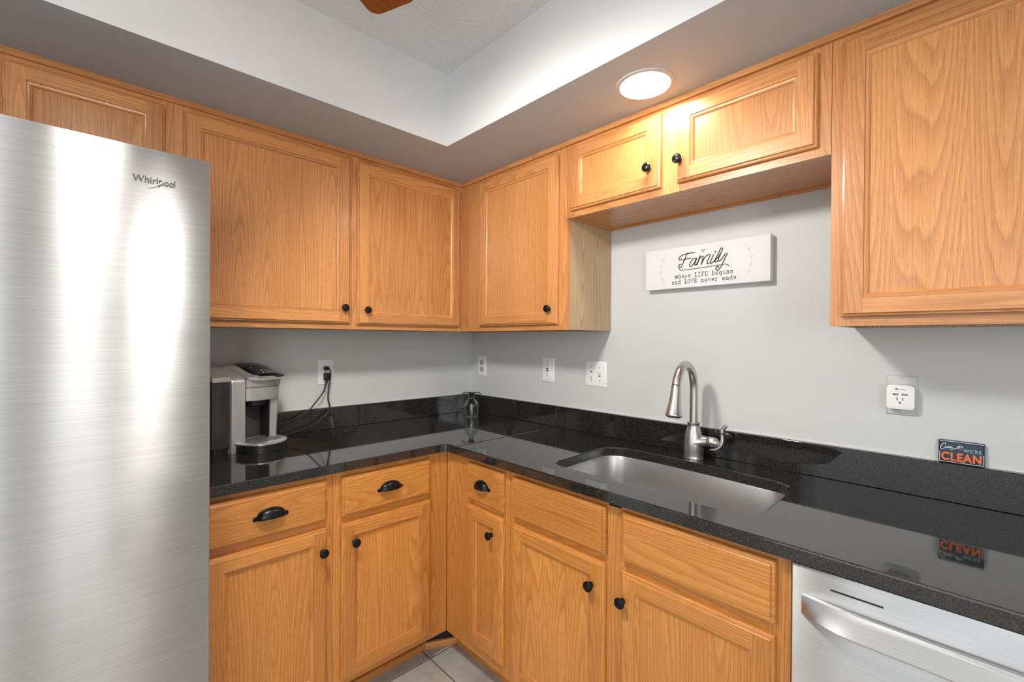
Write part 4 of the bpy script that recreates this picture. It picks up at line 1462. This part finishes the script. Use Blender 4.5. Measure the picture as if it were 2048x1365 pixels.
# ------------------------------------------------------------------ ceiling fan (one blade tip shows)
FC = Vector((-1.690, -1.355, 0))
root = thing('ceiling_fan', 'ceiling fan with reddish wooden blades in the ceiling recess', 'ceiling fan', (FC.x, FC.y, ZCE))
mb = MB()
mb.lathe([(0.0, -0.0005), (0.075, -0.0005), (0.080, -0.02), (0.095, -0.05), (0.105, -0.09), (0.105, -0.15), (0.085, -0.185), (0.05, -0.20), (0.0, -0.20)], seg=40)
mb.build('motor_housing', plain('antique_brass', (0.25, 0.17, 0.07), 0.35, 0.9), root)
a0 = math.atan2(0.455, 0.89)
for k in range(5):
    th = a0 + k * 2 * pi / 5
    mb = MB()
    out = [(0.16, -0.050), (0.30, -0.060), (0.60, -0.070)] + [(0.632 + 0.03 * cos(t), -0.042 + 0.03 * sin(t)) for t in [-pi / 2 + pi / 2 * i / 6 for i in range(7)]]
    out += [(0.632 + 0.03 * cos(t), 0.042 + 0.03 * sin(t)) for t in [pi / 2 * i / 6 for i in range(7)]] + [(0.60, 0.070), (0.30, 0.060), (0.16, 0.050)]
    mb.loops([[(x, y, -0.1815 - y * 0.10) for x, y in out], [(x, y, -0.1755 - y * 0.10) for x, y in out]], grain='x')
    bl = mb.build('blade', WALNUT, root)
    bl.rotation_euler = (0, 0, th)
    mb = MB()
    mb.box(0.08, 0.20, -0.018, 0.018, -0.1745, -0.170)
    mb.build('blade_bracket', BRONZE, bl)
mb = MB()
mb.lathe([(0.0, -0.200), (0.045, -0.200), (0.050, -0.225), (0.0, -0.226)], seg=32)
mb.build('light_fitter', BRONZE, root)
mb = MB()
mb.lathe([(0.0, -0.226), (0.10, -0.227), (0.115, -0.235), (0.11, -0.262), (0.085, -0.295), (0.045, -0.315), (0.0, -0.320)], seg=32)
mb.build('light_bowl', BOWL, root, smooth=60)
# unseen spot shades added to aim light at the sink corner, off the refrigerator
for ang, lit in ((radians(9), True), (radians(129), False), (radians(249), False)):
    dx, dy = cos(ang), sin(ang)
    aim = Vector((dx, dy, -1.1)).normalized()
    c0 = Vector((dx * 0.150, dy * 0.150, -0.262))
    c1 = c0 + aim * 0.085
    mb = MB()
    mb.tube([c0 - aim * 0.004, c0, c0 + aim * 0.03, c1], [0.012, 0.026, 0.036, 0.042], 24)
    sh = mb.build('added_spot_shade', BRONZE, root)
    if lit:
        ld = bpy.data.lights.new('fan_spot', 'SPOT')
        ld.energy = SPOT_W
        ld.color = (1.0, 0.97, 0.92)
        ld.spot_size = radians(134)
        ld.spot_blend = 0.6
        ld.shadow_soft_size = 0.085
        lo = bpy.data.objects.new('fan_spot', ld)
        COL.objects.link(lo)
        lo.parent = sh
        lo.location = c1 + aim * 0.012
        lo.rotation_euler = aim.to_track_quat('-Z', 'Y').to_euler()

# ------------------------------------------------------------------ unseen downlight added behind the camera to brighten the wall the refrigerator mirrors
root = thing('recessed_light', 'added unseen fill light in the ceiling behind the camera', 'ceiling light', (-1.72, -3.45, ZCE))
mb = MB()
mb.lathe([(0.060, -0.0004), (0.062, -0.005), (0.082, -0.005), (0.088, -0.0004)], seg=36, cap=False)
mb.build('trim_ring', WHITE, root)
mb = MB()
mb.lathe([(0.0, -0.0035), (0.059, -0.0035), (0.059, -0.001), (0.0, -0.001)], seg=24)
m, nt, b = new_mat('fill_lens')
setp(b, Base_Color=(0.9, 0.9, 0.88, 1))
b.inputs['Emission Color'].default_value = (1.0, 0.97, 0.93, 1)
b.inputs['Emission Strength'].default_value = BACK_FILL_L
mb.build('lens', m, root)
